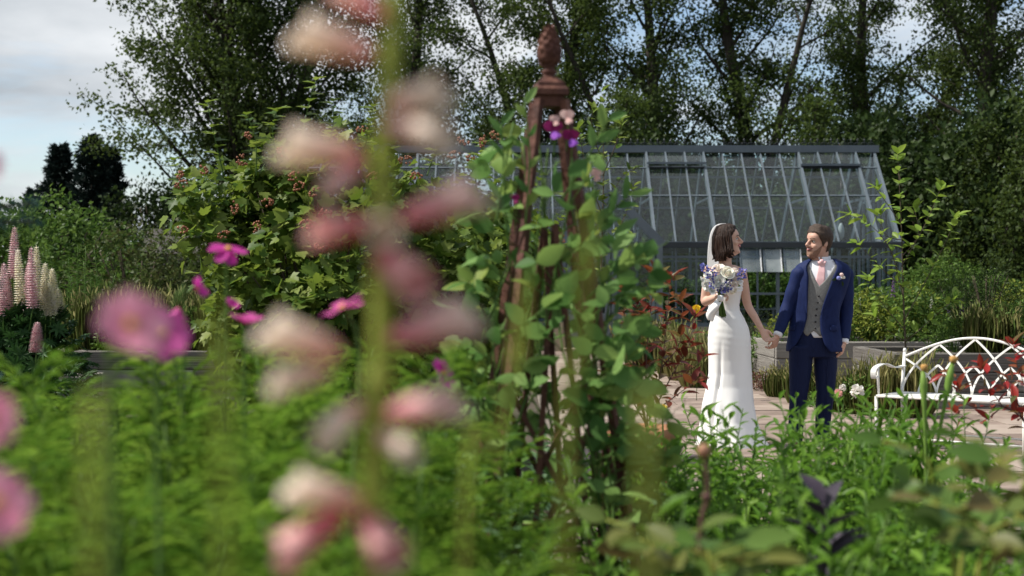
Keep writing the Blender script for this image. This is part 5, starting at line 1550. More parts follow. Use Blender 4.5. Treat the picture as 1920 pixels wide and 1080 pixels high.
sapling('magnolia_sapling', 'young sapling with large light green oval leaves behind the bench', 15.6, 1700, [
    [(1700, 690), (1694, 560), (1690, 420), (1683, 288)], [(1694, 560), (1670, 470), (1630, 420), (1590, 402)], [(1690, 500), (1735, 420), (1765, 350)], [(1696, 600), (1760, 480), (1795, 405)],
    [(1694, 540), (1650, 500), (1608, 455)], [(1698, 620), (1655, 570), (1625, 520)], [(1690, 420), (1662, 380), (1640, 350)], [(1692, 480), (1722, 440), (1715, 395)], [(1699, 640), (1745, 600), (1790, 560)], [(1699, 640), (1665, 620), (1640, 590)], [(1690, 450), (1660, 440), (1650, 400)]],
    210, .15, .52, ML_MAG, M_TWIG, zb=.55)
sapling('young_tree', 'slim young tree with small yellow green leaves behind the obelisk', 9.2, 1125, [
    [(1125, 640), (1128, 480), (1132, 320), (1130, 175)], [(1128, 430), (1160, 340), (1195, 315)], [(1128, 400), (1100, 320), (1085, 240)], [(1130, 330), (1155, 270), (1165, 225)], [(1128, 470), (1165, 420), (1190, 350)], [(1128, 450), (1100, 400), (1080, 360)], [(1131, 300), (1110, 250), (1112, 200)], [(1128, 480), (1160, 450), (1180, 440)]],
    170, .07, .46, ML_VIB, M_TWIG, r0=.008)
# photinia in a terracotta pot
pot = thing('flower_pot', 'terracotta pot holding the red leaved shrub', 'pot', on_ground(1205, 8.2))
m = MB(); lathe(m, [(.13, 0), (.20, .40), (.205, .42), (.225, .425), (.23, .49), (.215, .50), (.195, .49), (.19, .44), (.0, .43)], 28); m.build('pot', M_TERRA, pot)
sapling('photinia_shrub', 'red and bronze leaved shrub in front of the bride', 8.2, 1210, [
    [(1212, 800), (1190, 690), (1172, 600), (1165, 535)], [(1214, 800), (1212, 680), (1220, 580), (1230, 515)], [(1216, 790), (1240, 690), (1250, 600), (1258, 520)], [(1216, 790), (1262, 700), (1290, 650), (1302, 590)], [(1216, 780), (1270, 740), (1305, 715)],
    [(1208, 790), (1170, 720), (1150, 650)], [(1215, 720), (1190, 640), (1195, 560)], [(1240, 690), (1275, 640), (1280, 560)], [(1210, 780), (1160, 750), (1140, 700)], [(1262, 700), (1300, 690), (1318, 670)], [(1212, 680), (1205, 610), (1200, 590)]],
    240, .11, .38, ML_PHOT, M_REDTWIG, r0=.009, zb=.0)
sapling('photinia_shrub', 'arching photinia with glossy red leaves in front of the white bench', 7.2, 1935, [
    [(1935, 900), (1925, 800), (1880, 762), (1820, 762), (1796, 725)], [(1925, 800), (1900, 740), (1865, 715), (1835, 690)], [(1930, 850), (1925, 740), (1908, 690), (1900, 645)], [(1880, 762), (1850, 730), (1772, 702)], [(1880, 762), (1840, 790), (1795, 775)], [(1925, 800), (1905, 760), (1895, 712)]],
    95, .085, .40, ML_PHOTR, M_REDTWIG, r0=.006)

# ------------------------------------------------------------------ beds behind: perennials, grasses, mounds
GR1 = tuft('grass_tuft', 'olive grass tuft', 'grass', 520, .62, .6, .006, ML_GRASS, heads=ML_TAN)
GR2 = tuft('grass_tuft', 'tan feathery grass tuft', 'grass', 520, .60, .6, .0055, ML_TAN, heads=ML_TAN)
PB1 = make_bush('perennial_clump', 'green perennial clump', 'perennial', .42, .38, .34, 1100, .055, ML_MID, LEAF_TINY, 34, .5, 6, twig=M_GSTEM)
PB2 = make_bush('perennial_clump', 'yellow green perennial clump', 'perennial', .42, .36, .36, 1000, .06, ML_YELG, LEAF_TINY, 34, .45, 6, twig=M_GSTEM)
PB3 = make_bush('perennial_clump', 'dark needle leaved rosemary', 'perennial', .50, .42, .52, 2200, .06, ML_DARK, LEAF_TINY, 44, .16, 8)
PB4 = make_bush('perennial_clump', 'low bronze ground cover', 'perennial', .40, .30, .15, 900, .04, ML_BROWN, LEAF_TINY, 30, .4, 4)
FE = leafy('fennel', 'tall feathery light green fennel', 'fennel', 16, 1.2, .5, 70, .09, .05, leafmat('fennel_leaf', [(.08, .17, .03), (.14, .25, .05)], .3), LEAF_BLADE, r0=.006, leafup=.9, splay=.22)
put(FE, on_ground(150, 16.2, .55), 0, 1.0)
spots = [(0, 190, 16.0, .55, 1.0, 'olive grass in the sleeper bed next to the fennel'), (0, 245, 16.2, .55, 1.1, 'seeding olive grass in the middle of the sleeper bed'), (0, 300, 16.5, .55, 1.0, 'olive grass beside the dark shrub in the sleeper bed'),
         (0, 360, 16.2, .55, 1.05, 'olive grass nearest the berried shrub in the sleeper bed'), (0, 420, 16.6, .55, 1.0, 'olive grass tucked against the berried shrub'), (0, 480, 16.0, .55, .9, 'olive grass behind the magenta cosmos'),
         (2, 215, 15.8, .55, .8, 'small green clump on the sleeper bed front edge'), (2, 330, 15.8, .55, .9, 'green clump behind the sleeper bed edge by the near pink cosmos'), (3, 270, 17.0, .55, 1.0, 'yellow green clump at the back of the sleeper bed'), (3, 440, 16.9, .55, 1.0, 'yellow green clump beside the berried shrub'), (4, 500, 17.0, .55, .8, 'dark needle clump behind the cosmos flowers'),
         (1, 1300, 19.5, 0, 1.0, 'tan grass just behind the bride\'s bouquet arm'), (1, 1275, 20.5, 0, .95, 'tan grass between the photinia and the bride'), (1, 1318, 18.2, 0, .8, 'short tan grass against the bride\'s skirt'), (0, 1225, 22, 0, 1.2, 'olive grass beside the porch pier'),
         (2, 1437, 19.0, 0, 1.15, 'round green mound seen between the couple'), (2, 1460, 19.3, 0, .8, 'smaller green mound beside the round mound between the couple'), (4, 1420, 25, 0, 1.0, 'dark clump by the glasshouse between the couple'), (3, 1465, 24, 0, 1.3, 'yellow green clump by the glasshouse between the couple'),
         (5, 1425, 17.8, 0, 1.0, 'bronze ground cover patch beside the bride\'s skirt'), (5, 1455, 17.6, 0, 1.0, 'bronze ground cover patch behind the joined hands'), (5, 1478, 17.9, 0, .9, 'bronze ground cover patch by the groom\'s knee'),
         (0, 1470, 16.6, 0, .55, 'short olive grass by the groom\'s leg'), (0, 1518, 15.6, 0, .70, 'short olive grass between the groom\'s legs'), (0, 1590, 14.6, 0, .60, 'short olive grass by the white blooms'), (0, 1640, 14.3, 0, .75, 'olive grass at the corner of the bench bed'), (2, 1612, 14.2, 0, .72, 'leafy clump with white blooms near the groom\'s leg'), (2, 1560, 14.6, 0, .6, 'leafy clump close by the groom\'s calf'), (1, 1685, 14.1, 0, .95, 'tan grass at the bench bed corner'),
         (3, 1640, 18.0, .58, 1.1, 'yellow green clump in the long bed near the pink spikes'), (2, 1600, 18.2, .58, 1.0, 'green clump in the long bed behind the groom\'s arm'), (2, 1630, 18.4, .58, 1.2, 'leafy clump in the long bed behind the groom'), (3, 1720, 18.3, .58, 1.2, 'yellow green clump in the long bed behind the magnolia sapling'), (2, 1690, 17.9, .58, 1.2, 'green clump in the long bed beside the magnolia sapling'), (2, 1765, 18.1, .58, 1.1, 'leafy clump in the long bed with purple flowers'), (4, 1850, 18.2, .58, 1.25, 'dark rosemary bush in the long bed'), (4, 1800, 18.7, .58, 1.0, 'smaller dark rosemary bush in the long bed'), (3, 1908, 19.0, .58, 1.25, 'yellow green rounded shrub past the rosemary'), (2, 1895, 15.6, .56, 1.0, 'green strappy clump in the bench bed'), (0, 1860, 15.5, .56, .8, 'grass in the bench bed behind the arches'), (2, 1790, 15.7, .56, .7, 'small green clump in the bench bed'),
         (0, 1545, 23, 0, 1.2, 'grass by the glasshouse behind the groom'), (3, 1600, 24, 0, 1.2, 'yellow green clump by the glasshouse behind the groom'), (2, 1650, 25, 0, 1.4, 'green clump by the glasshouse end'), (4, 1380, 26, 0, 1.0, 'dark clump by the glasshouse behind the bride'), (2, 1340, 26.5, 0, 1.0, 'green clump by the glasshouse behind the bride\'s shoulder'), (2, 1720, 23, 0, 1.7, 'large green clump off the glasshouse corner'), (2, 1250, 25.8, 0, 1.1, 'green clump at the porch corner')]
protos = [GR1, GR2, PB1, PB2, PB3, PB4]
cats = ['grass', 'grass', 'perennial', 'perennial', 'perennial', 'ground cover']
done = set()
for k, (i, px, Y, z, s, lab) in enumerate(spots):
    o = protos[i] if i not in done else copy_tree(protos[i]); done.add(i)
    put(o, on_ground(px, Y, z), rng.uniform(0, 6.28), s, lab, 'plants of the garden beds'); o['category'] = cats[i]
# flowering spikes and small blooms in the beds
def spire(name, label, px, y0, y1, Y, mat, n=46, r=.035, cat='flower'):
    t, b0 = loc_thing(name, label, cat, on_ground(px, Y, .56)); a, b = P(px, y1, Y) - b0, P(px, y0, Y) - b0
    m = MB(); add_tube(m, [(0, 0, 0), a, b], [.006, .005, .002], 5); m.build('stem', M_GSTEM, t)
    an = np.arange(n) * 2.4; u = np.linspace(0, 1, n); rr = r * (1 - .75 * u)
    pos = a + (b - a) * u[:, None]; yd = np.stack([np.cos(an), np.sin(an), np.full(n, -.15)], -1)
    MB().addp(scatter(LEAF_OVAL, pos, yd, np.tile([0, 0, 1.], (n, 1)), rr * 1.6, rr * 1.2)).build('florets', mat, t, kind='stuff')
spire('flower_spire', 'pink flower spire in the long bed beside the groom\'s sleeve', 1645, 563, 600, 18.0, MP_LUPP)
spire('flower_spire', 'deep purple flower spike on the far side of the magnolia sapling', 1675, 517, 556, 17.9, MP_PURP, 40, .028)
spire('flower_spire', 'white flower spire beside the groom\'s elbow', 1612, 556, 590, 18.1, MP_WHITE, 40, .025)
spire('flower_spire', 'white flower spire between the sapling and the rosemary', 1747, 556, 580, 18.0, MP_WHITE, 36, .03)
spire('flower_spire', 'purple flower spike next to the rosemary', 1804, 560, 590, 18.0, MP_PURP, 36, .028)
spire('flower_spire', 'pale lilac flower spike between white and purple spires', 1778, 565, 592, 18.2, MP_VIO, 30, .026)
def bloom(label, px, py, Y, r, mat, base=0.0):
    t, b0 = loc_thing('bloom', label, 'flower', on_ground(px, Y, base)); p = P(px, py, Y) - b0
    m = MB(); add_tube(m, [(0, 0, 0), p * .6 + np.array([.01, 0, 0]), p], .004, 5); m.build('stem', M_GSTEM, t)
    d = rand_dirs(40, .3); MB().addp(scatter(LEAF_FLAT, p + d * r * .35, d, rand_dirs(40), r, r * .8)).build('petals', mat, t, kind='stuff')
bloom('white bloom low beside the groom\'s leg', 1608, 734, 13.8, .055, MP_WHITE)
bloom('small white bloom next to the peach one at the groom\'s leg', 1580, 727, 13.9, .028, MP_WHITE)
bloom('small peach bloom at the groom\'s leg', 1571, 738, 13.9, .035, MP_PALE)
bloom('yellow snapdragon bloom beside the photinia pot', 1242, 770, 6.4, .022, MP_YEL)
bloom('second, paler yellow snapdragon bloom under the photinia', 1229, 778, 6.4, .014, MP_YEL)
bloom('orange daisy bloom behind the photinia', 1306, 580, 16.0, .04, MP_YEL)
# plants inside the glasshouse
GP = make_bush('glasshouse_plant', 'leafy plant on the glasshouse staging', 'plant', .38, .32, .42, 900, .09, ML_MID, LEAF_TINY, 30, .6, 5)
for k, (px, Y, z, s) in enumerate(((1262, 31.4, .85, 1.0), (1300, 31.4, .85, .9), (1210, 31.6, .2, 1.4), (1420, 31.4, .85, 1.2), (1530, 31.4, .85, .8), (1590, 31.4, .85, 1.0), (1640, 31.4, .85, .8), (1350, 33.6, .85, 1.2), (1500, 33.7, .85, 1.3), (1450, 33.7, .85, 1.1))):
    put(GP if k == 0 else copy_tree(GP), on_ground(px, Y, z), k * 1.3, s, None, 'plants inside the glasshouse')
# ------------------------------------------------------------------ foreground planting
def cosmos_arrays(h, spread, nst=7):
    st, side, P_, D_, N_, L_ = [], [], [], [], [], []
    for k in range(nst):
        a = rng.uniform(0, 6.283); r = spread * .3 * math.sqrt(rng.random())
        pts, _ = branch_path((math.cos(a) * r, math.sin(a) * r, 0), (math.cos(a) * .25 * rng.random(), math.sin(a) * .25 * rng.random(), 1), h * rng.uniform(.8, 1.05), 9, .06, .03); st.append(pts)
        for j in range(17):
            u = .22 + .78 * (j + rng.random() * .5) / 17; s = min(u * 9, 8.99); i = int(s); p = pts[i] + (pts[i + 1] - pts[i]) * (s - i)
            for sg in (0, math.pi):
                b = j * 1.57 + sg + rng.normal() * .3; d = np.array([math.cos(b), math.sin(b), .75 + .5 * u]); ln = rng.uniform(.09, .17) * (1.1 - .35 * u)
                rp_, _ = branch_path(p, d, ln, 4, .12, -.06); side.append(rp_)
                for q in range(16):
                    v = .15 + .85 * q / 15; s2 = min(v * 4, 3.99); i2 = int(s2); pp = rp_[i2] + (rp_[i2 + 1] - rp_[i2]) * (s2 - i2)
                    t_ = unit(rp_[i2 + 1] - rp_[i2]); sd = unit(np.cross(t_, (0, 0, 1))) * (1 if q % 2 else -1)
                    P_.append(pp); D_.append(t_ * .8 + sd * (.9 - .6 * v) + rng.normal(size=3) * .22); N_.append((0, 0, 1)); L_.append(rng.uniform(.045, .095) * (1.15 - .5 * v))
    return st, side, np.array(P_), np.array(D_), np.array(N_, float) + rng.normal(size=(len(P_), 3)) * .3, np.array(L_)
def cosmos(label):
    t = thing('cosmos_plant', label, 'cosmos', group='feathery cosmos plants')
    st, side, p, d, n, L = cosmos_arrays(1.0, .5)
    m = stems_mesh(st, .0042)
    for s in side: add_tube(m, s, .0012, 3, False)
    m.build('stems', M_GSTEM, t)
    MB().addp(scatter(LEAF_BLADE, p, d, n, L, .0024)).build('foliage', ML_COSMOS, t, kind='stuff'); return t
CO = [cosmos('feathery green cosmos plant in the near bed') for _ in range(3)]
cs = [(-60, 1.9, .93), (60, 2.3, 1.0), (170, 1.9, .92), (290, 2.1, .97), (400, 1.8, .90), (520, 2.2, .96), (640, 2.0, .90), (120, 2.9, 1.08), (250, 3.1, 1.10), (360, 2.8, 1.06), (470, 3.0, 1.16), (570, 3.2, 1.14),
      (-20, 3.3, 1.08), (690, 2.9, 1.02), (60, 4.0, 1.05), (200, 3.8, 1.04), (320, 4.2, 1.0), (520, 4.0, 1.15), (640, 3.8, 1.05), (420, 3.9, 1.10), (740, 3.5, .95), (-80, 2.6, 1.0), (230, 2.5, 1.0), (330, 1.65, .88), (90, 1.6, .86), (560, 1.7, .86), (760, 2.5, .84), (150, 4.8, .98), (-40, 4.7, 1.0), (450, 2.4, 1.02)]
done = set()
for k, (px, Y, s) in enumerate(cs):
    i = k % 3; o = CO[i] if i not in done else copy_tree(CO[i]); done.add(i)
    put(o, on_ground(px, Y), rng.uniform(0, 6.28), (1.05, 1.05, s * (.96 if px < 420 else 1.0)))
# flowering cosmos stems
pet = {}
def cosmos_flower(label, px, py, Y, r, mat, face, base_dx=0.0, n=8, bend=.18, cup=0.0):
    b = on_ground(px + base_dx, Y); t, b0 = loc_thing('cosmos_flower_stem', label, 'cosmos', b); c = P(px, py, Y) - b0
    f = Vector(face).normalized()
    m = MB(); sp = smooth([(0, 0, 0), c * np.array([.5, .5, .55]), c - np.array(f) * .06 + np.array([0, 0, -.05]), c - np.array(f) * .008], 6); add_tube(m, sp, np.linspace(.004, .0022, len(sp)), 5); m.build('stem', M_GSTEM, t)
    fl = bpy.data.objects.new('flower', None); S.collection.objects.link(fl); fl.parent = t; fl.location = c; fl.rotation_euler = f.to_track_quat('Z', 'Y').to_euler()
    if mat.name not in pet: pet[mat.name] = tmpl_mesh('petal', LEAF_FLAT, mat)
    an = np.arange(n) * 6.283 / n
    yd = np.stack([np.cos(an), np.sin(an), np.full(n, cup) + rng.normal(size=n) * bend], -1)
    leaf_objects('petal', pet[mat.name], fl, np.stack([np.cos(an) * r * .12, np.sin(an) * r * .12, np.zeros(n)], -1), yd, np.tile([0, 0, 1.], (n, 1)), r, r * .72)
    m = MB(); blob(m, (0, 0, .003), (r * .2, r * .2, r * .12), 10, 6); m.build('disc', M_DISC, fl)
cosmos_flower('magenta cosmos seen edge on in front of the berried shrub', 428, 468, 3.1, .040, MP_MAG, (.15, -.32, 1))
cosmos_flower('magenta cosmos bending beside the folded bud', 367, 543, 3.0, .026, MP_MAG, (.95, -.3, .35), cup=.55)
cosmos_flower('small folded pale pink cosmos under the magenta one', 335, 577, 3.0, .024, MP_PINK, (-.2, -.2, -1), n=5, cup=1.6)
cosmos_flower('small magenta cosmos just above the feathery leaves', 432, 575, 3.1, .019, MP_MAG, (.55, -.35, .8), cup=1.0)
cosmos_flower('pink cosmos cupped upward over the feathery leaves', 462, 606, 2.8, .034, MP_PINK, (.1, -.12, 1), cup=.65)
cosmos_flower('pink cosmos beside the foxglove stem', 643, 578, 2.4, .036, MP_PINK, (-.45, -.14, .9), cup=.15)
cosmos_flower('magenta cosmos with orange eye near the obelisk', 830, 700, 3.2, .034, MP_MAG, (.85, -.35, .55), cup=.2)
cosmos_flower('large soft pink cosmos out of focus in front of the sleeper bed', 245, 612, 1.05, .025, MP_SOFT, (.45, -.75, .4), cup=.35)
cosmos_flower('pink cosmos slightly behind the large soft pink one', 306, 628, 1.7, .030, MP_PINK, (.35, -.85, .35), cup=.25)
cosmos_flower('blurred pink cosmos reaching over the feathery leaves, lower one', -8, 945, .95, .023, MP_SOFT, (.5, -.8, .3))
cosmos_flower('blurred pale pink cosmos above the lower blurred one', -22, 785, .95, .018, MP_SOFT, (.6, -.8, .2))
cosmos_flower('blurred pink cosmos in front of the lupins, highest one', -24, 308, 1.2, .012, MP_SOFT, (.3, -.9, .2))
# ------------------------------------------------------------------ pink foxglove spire close to the lens
FY = .85
fx, b0 = loc_thing('foxglove', 'tall pink and cream foxglove spire, blurred, close to the lens', 'foxglove', on_ground(695, FY))
axis = smooth([np.array([0, 0, 0]), P(700, 1100, FY) - b0, P(715, 700, FY) - b0, P(715, 350, FY) - b0, P(735, 60, FY) - b0, P(745, -150, FY) - b0], 8)
m = MB(); add_tube(m, axis, np.interp(np.linspace(0, 1, len(axis)), [0, .5, 1], [.008, .0066, .005]), 10); m.build('stem', leafmat('foxglove_stem', [(.30, .36, .06), (.40, .44, .09)], .3), fx)
def bell(mat, seed):
    r = np.random.default_rng(seed); m = MB(); rings = []
    prof = [(.0, .10), (.10, .22), (.30, .34), (.60, .42), (.85, .46), (1.0, .52), (1.02, .47), (.85, .38), (.4, .24)]
    n = 18; a = np.arange(n) * 6.283 / n
    for y_, rr in prof:
        w = 1 + (.16 * np.sin(a * 5) if y_ >= .99 else 0) ; low = np.where(np.sin(a) < -.2, .16 * (y_ > .95), 0)
        rings.append(np.stack([np.cos(a) * rr * w * .62, y_ + low + 0 * a, np.sin(a) * rr * w * .52], -1))
    ring_loft(m, rings, False); return m.mesh('flower', mat)
def bellmat(name, c0, c1, c2):
    m, n, o = nmat(name); b = n.nodes.new('ShaderNodeBsdfPrincipled'); b.inputs['Roughness'].default_value = .5
    t = n.nodes.new('ShaderNodeTexCoord'); s = n.nodes.new('ShaderNodeSeparateXYZ'); n.links.new(t.outputs['Object'], s.inputs[0])
    ns = n.nodes.new('ShaderNodeTexNoise'); ns.inputs['Scale'].default_value = 3; n.links.new(t.outputs['Object'], ns.inputs[0])
    ad = n.nodes.new('ShaderNodeMath'); ad.operation = 'MULTIPLY_ADD'; ad.inputs[1].default_value = .35; n.links.new(ns.outputs[0], ad.inputs[0]); n.links.new(s.outputs[1], ad.inputs[2])
    r = ramp(n, [c0, c1, c2], [.15, .62, 1.12]); n.links.new(ad.outputs[0], r.inputs[0]); n.links.new(r.outputs[0], b.inputs['Base Color'])
    tl = n.nodes.new('ShaderNodeBsdfTranslucent'); n.links.new(r.outputs[0], tl.inputs[0]); ms = n.nodes.new('ShaderNodeMixShader'); ms.inputs[0].default_value = .4
    n.links.new(b.outputs[0], ms.inputs[1]); n.links.new(tl.outputs[0], ms.inputs[2]); n.links.new(ms.outputs[0], o.inputs[0]); return m
MF = [bellmat('foxglove_pink', (.74, .22, .27), (.85, .42, .45), (.90, .66, .60)), bellmat('foxglove_cream', (.80, .34, .33), (.90, .66, .55), (.92, .80, .68)), bellmat('foxglove_rose', (.62, .10, .13), (.74, .22, .25), (.84, .48, .46))]
bells = [bell(mt, i) for i, mt in enumerate(MF)]
def bell_at(px, py, dx, dz, dy, L, k):
    """flower whose middle sits at the pixel; (dx,dy,dz) is the way it opens"""
    o = link('flower', bells[k], fx); d = Vector((dx, dy, dz)).normalized()
    c = P(px, py, FY - .01) - b0 - np.array(d) * L * .55
    q = d.to_track_quat('Y', 'Z'); o.matrix_basis = Matrix.Translation(c) @ q.to_matrix().to_4x4() @ Matrix.Scale(L, 4)
for f_ in ((680, 5, -.5, .3, -.3, .034, 0), (630, 80, -1, .25, -.3, .046, 1), (775, 185, .8, .1, -.5, .040, 1), (780, 245, .9, -.25, -.4, .044, 1), (605, 280, -1, .1, -.3, .046, 1), (645, 330, -.7, -.5, -.4, .030, 0),
           (825, 385, 1, .35, -.2, .048, 0), (645, 425, -.8, -.1, -.5, .038, 2), (710, 430, .3, -.1, -1, .036, 1), (745, 500, .6, -.5, -.6, .046, 2), (805, 615, 1, .3, -.3, .050, 0), (570, 640, -1, .35, -.3, .046, 1), (565, 705, -.9, -.2, -.3, .036, 1), (640, 790, -.5, -.5, -.5, .036, 1),
           (790, 765, 1, .2, -.3, .044, 0), (740, 830, .7, -.4, -.5, .030, 1), (610, 925, -1, .25, -.3, .042, 1), (585, 1000, -.8, -.55, -.3, .046, 2), (705, 1000, .5, -.5, -.6, .042, 2), (840, 600, 1, .3, .1, .03, 1)):
    bell_at(*f_[:5], f_[5] * .93, f_[6])
# blurred bud spikes close by
def bud_spike(label, path, Y, r, n):
    t, b0 = loc_thing('bud_spike', label, 'bud spike', on_ground(path[0][0], Y)); pts = smooth([np.zeros(3)] + [P(x, y, Y) - b0 for x, y in path], 6)
    m = MB(); add_tube(m, pts, np.linspace(.0028, .0016, len(pts)), 6); m.build('stem', M_OLIVE, t)
    top = smooth([P(x, y, Y) - b0 for x, y in path[-2:]], 12); m = MB(); i = np.linspace(0, len(top) - 1, n).astype(int); an = np.arange(n) * 2.4
    m.addp(scatter(LEAF_OVAL, top[i], np.stack([np.cos(an), np.sin(an), np.full(n, .9)], -1), np.tile([0, 0, 1.], (n, 1)), r * (1.1 - np.linspace(0, .6, n)), r * .55)); m.build('buds', M_OLIVE, t, kind='stuff')
bud_spike('blurred yellow green bud spike leaning in front of the obelisk', [(870, 1100), (925, 860), (965, 690), (990, 520)], .95, .012, 26)
bud_spike('blurred upright bud spike before the sweet peas', [(1060, 1100), (1085, 700), (1100, 520), (1108, 400)], .8, .009, 22)
bud_spike('blurred brownish bud spike among the feathery cosmos', [(420, 1100), (418, 840), (415, 740), (405, 590)], .62, .009, 16)
bud_spike('low blurred brownish bud spike among the cosmos', [(175, 1150), (172, 1010), (170, 960), (168, 880)], .6, .008, 13)
bud_spike('blurred buff bud spike beside the peony bud', [(1215, 1150), (1212, 1000), (1215, 960), (1215, 870)], .6, .008, 12)
# ------------------------------------------------------------------ lance leaved perennials, right foreground
LA = [leafy('lance_leaf_plant', 'bushy lance leaved green plant in the near bed', 'perennial', 9, .80, .5, 24, .092, .27, ML_LANCE, LEAF_LANCE, group='lance leaved plants of the near bed', r0=.0045, leafup=.75) for _ in range(4)]
ls = []
for Y, xs in ((6.9, range(1180, 1720, 62)), (6.0, range(1150, 1760, 66)), (5.2, range(1190, 1790, 72)), (4.4, range(1150, 1960, 84)), (3.7, range(1200, 1960, 96)), (3.0, range(1120, 1960, 120))):
    for x in xs:
        x2, Y2 = x + rng.uniform(-18, 18), Y + rng.uniform(-.25, .25)
        if (1450 < x2 < 1630 and Y2 < 4.6) or (x2 < 1215 and Y2 < 4.9): continue
        ls.append((x2, Y2))
done = set()
for k, (x, Y) in enumerate(ls):
    i = k % 4; o = LA[i] if i not in done else copy_tree(LA[i]); done.add(i)
    top = 800 if Y > 5.5 else 845 if Y > 4 else 912
    top += 45 * math.sin(x * .021) + (30 if x < 1300 else 0)
    if 1600 < x < 1700 and Y > 4.8: top = 745
    if 1420 < x < 1560 and Y > 4: top += 35
    z = CAMH - (top - 540) / FPX * Y
    put(o, on_ground(x, Y), rng.uniform(0, 6.28), (1, 1, max(.55, z / .80)))
for k, (px, top, Y) in enumerate(((1180, 715, 6.2), (1292, 735, 5.6), (1385, 725, 5.8), (1405, 760, 5.0), (1556, 700, 6.3), (1570, 720, 5.5), (1640, 720, 6.0), (1690, 700, 5.8), (1760, 760, 5.2), (1480, 770, 4.8), (1240, 790, 4.6), (1335, 780, 4.7), (1620, 760, 4.8))):
    if k == 0:
        SPRIG = leafy('leafy_sprig', 'tall leafy sprig standing above its neighbours in the near bed', 'perennial', 2, .95, .20, 20, .105, .28, ML_LANCE, LEAF_LANCE, group='tall sprigs of the near bed', r0=.005, leafup=.85, splay=.12, lo=.35); o = SPRIG
    else: o = copy_tree(SPRIG)
    put(o, on_ground(px, Y), k * 2.1, (1, 1, (CAMH - (top - 540) / FPX * Y) / .98))
# broad grey green leaves left of the obelisk, leafy base
BG = [leafy('broad_leaf_plant', 'grey green broad leaved plant beside the obelisk', 'perennial', 9, .75, .45, 22, .10, .36, ML_GREY if k else ML_LANCE, LEAF_OVAL, group='broad leaved plants around the obelisk', r0=.006, leafup=.5) for k in range(2)]
bs = [(790, 3.6, .95), (850, 4.2, 1.05), (760, 4.4, 1.0), (905, 3.5, .62), (960, 4.9, .95), (930, 5.3, 1.05), (830, 5.4, 1.1), (1100, 5.1, .8), (700, 4.9, 1.05), (760, 5.8, 1.0), (880, 6.4, 1.0), (970, 6.3, .95), (640, 6.0, 1.0), (700, 7.0, .95), (820, 7.2, .9), (560, 6.6, .9)]
done = set()
for k, (x, Y, s) in enumerate(bs):
    i = k % 2; o = BG[i] if i not in done else copy_tree(BG[i]); done.add(i); put(o, on_ground(x, Y), k * 1.1, (1.1, 1.1, s))
# strap leaves and seed stalks in front of the bench
for k, (px, Y, s, lab) in enumerate(((1705, 5.6, 1.0, 'clump of long strap leaves beside the seed stalks'), (1640, 5.9, .85, 'clump of long strap leaves before the bench corner'))):
    if k == 0: ST = tuft('strap_leaf_clump', lab, 'perennial', 30, .80, .30, .024, ML_LANCE, lean=.25); o = ST
    else: o = copy_tree(ST)
    put(o, on_ground(px, Y), k, s, lab, 'strap leaved clumps')
for (px, y0, y1, x1, lab) in ((1731, 692, 850, 1734, 'upright green seed stalk with withered orange tip'), (1786, 676, 850, 1752, 'leaning fat green seed stalk with withered orange tip')):
    t, b0 = loc_thing('seed_stalk', lab, 'seed stalk', on_ground(x1, 5.4)); a, b = P(x1 + 2, y1, 5.4) - b0, P(px, y0 + 4, 5.4) - b0
    m = MB(); mid = a * .45 + b * .55; add_tube(m, [np.zeros(3), a, mid, mid * .4 + b * .6, b], [.006, .006, .008, .016, .007], 8); m.build('stalk', leafmat('stalk_' + str(px), [(.16, .28, .05), (.20, .32, .07)], .2), t)
    m = MB(); blob(m, b + np.array([.004, 0, .012]), (.017, .015, .016), 9, 6, .5); m.build('withered_tip', surf('withered_' + str(px), [(.40, .20, .05), (.50, .30, .10)], 60, .8), t)
# peony bud
t, b0 = loc_thing('budding_peony', 'reddish flower bud on a bare red stem above the lance leaves', 'bud', on_ground(1312, 2.6))
m = MB(); c = P(1320, 850, 2.6) - b0; add_tube(m, smooth([(0, 0, 0), P(1310, 1080, 2.6) - b0, P(1326, 930, 2.6) - b0, c], 6), np.linspace(.006, .004, 19), 7); m.build('stem', M_REDTWIG, t)
m = MB(); blob(m, c + np.array([0, 0, .004]), (.0125, .0125, .014), 12, 9); m.build('bud', surf('bud_skin', [(.24, .10, .06), (.32, .16, .09)], 30, .6), t)
m = MB(); blob(m, P(1326, 932, 2.6) - b0, (.010, .008, .009), 8, 6, .3); m.build('node', M_REDTWIG, t)
# plum leaved plant
t, b0 = loc_thing('plum_leaf_plant', 'dark plum leaved plant rising in the near bed', 'perennial', on_ground(1540, 3.4))
m = MB(); tip = P(1545, 945, 3.4) - b0; add_tube(m, smooth([(0, 0, 0), tip * np.array([1, 1, .6]), tip], 6), np.linspace(.008, .004, 13), 7); m.build('stem', ML_PURPLE, t)
n = 20; u = np.linspace(.42, 1.0, n); an = np.arange(n) * 2.4 + .4; an[-6:] = np.array([.1, 3.0, 5.6, 3.9, .9, 2.2])
leaf_objects('leaf', tmpl_mesh('leaf', LEAF_LANCE, ML_PURPLE), t, np.stack([np.full(n, tip[0]), 0 * u, u * tip[2]], -1), np.stack([np.cos(an), np.sin(an), .35 + (u - .5) * 1.6], -1), np.tile([0, 0, 1.], (n, 1)) + rng.normal(size=(n, 3)) * .15, rng.uniform(.12, .17, n) * (1.15 - .35 * u), .048)
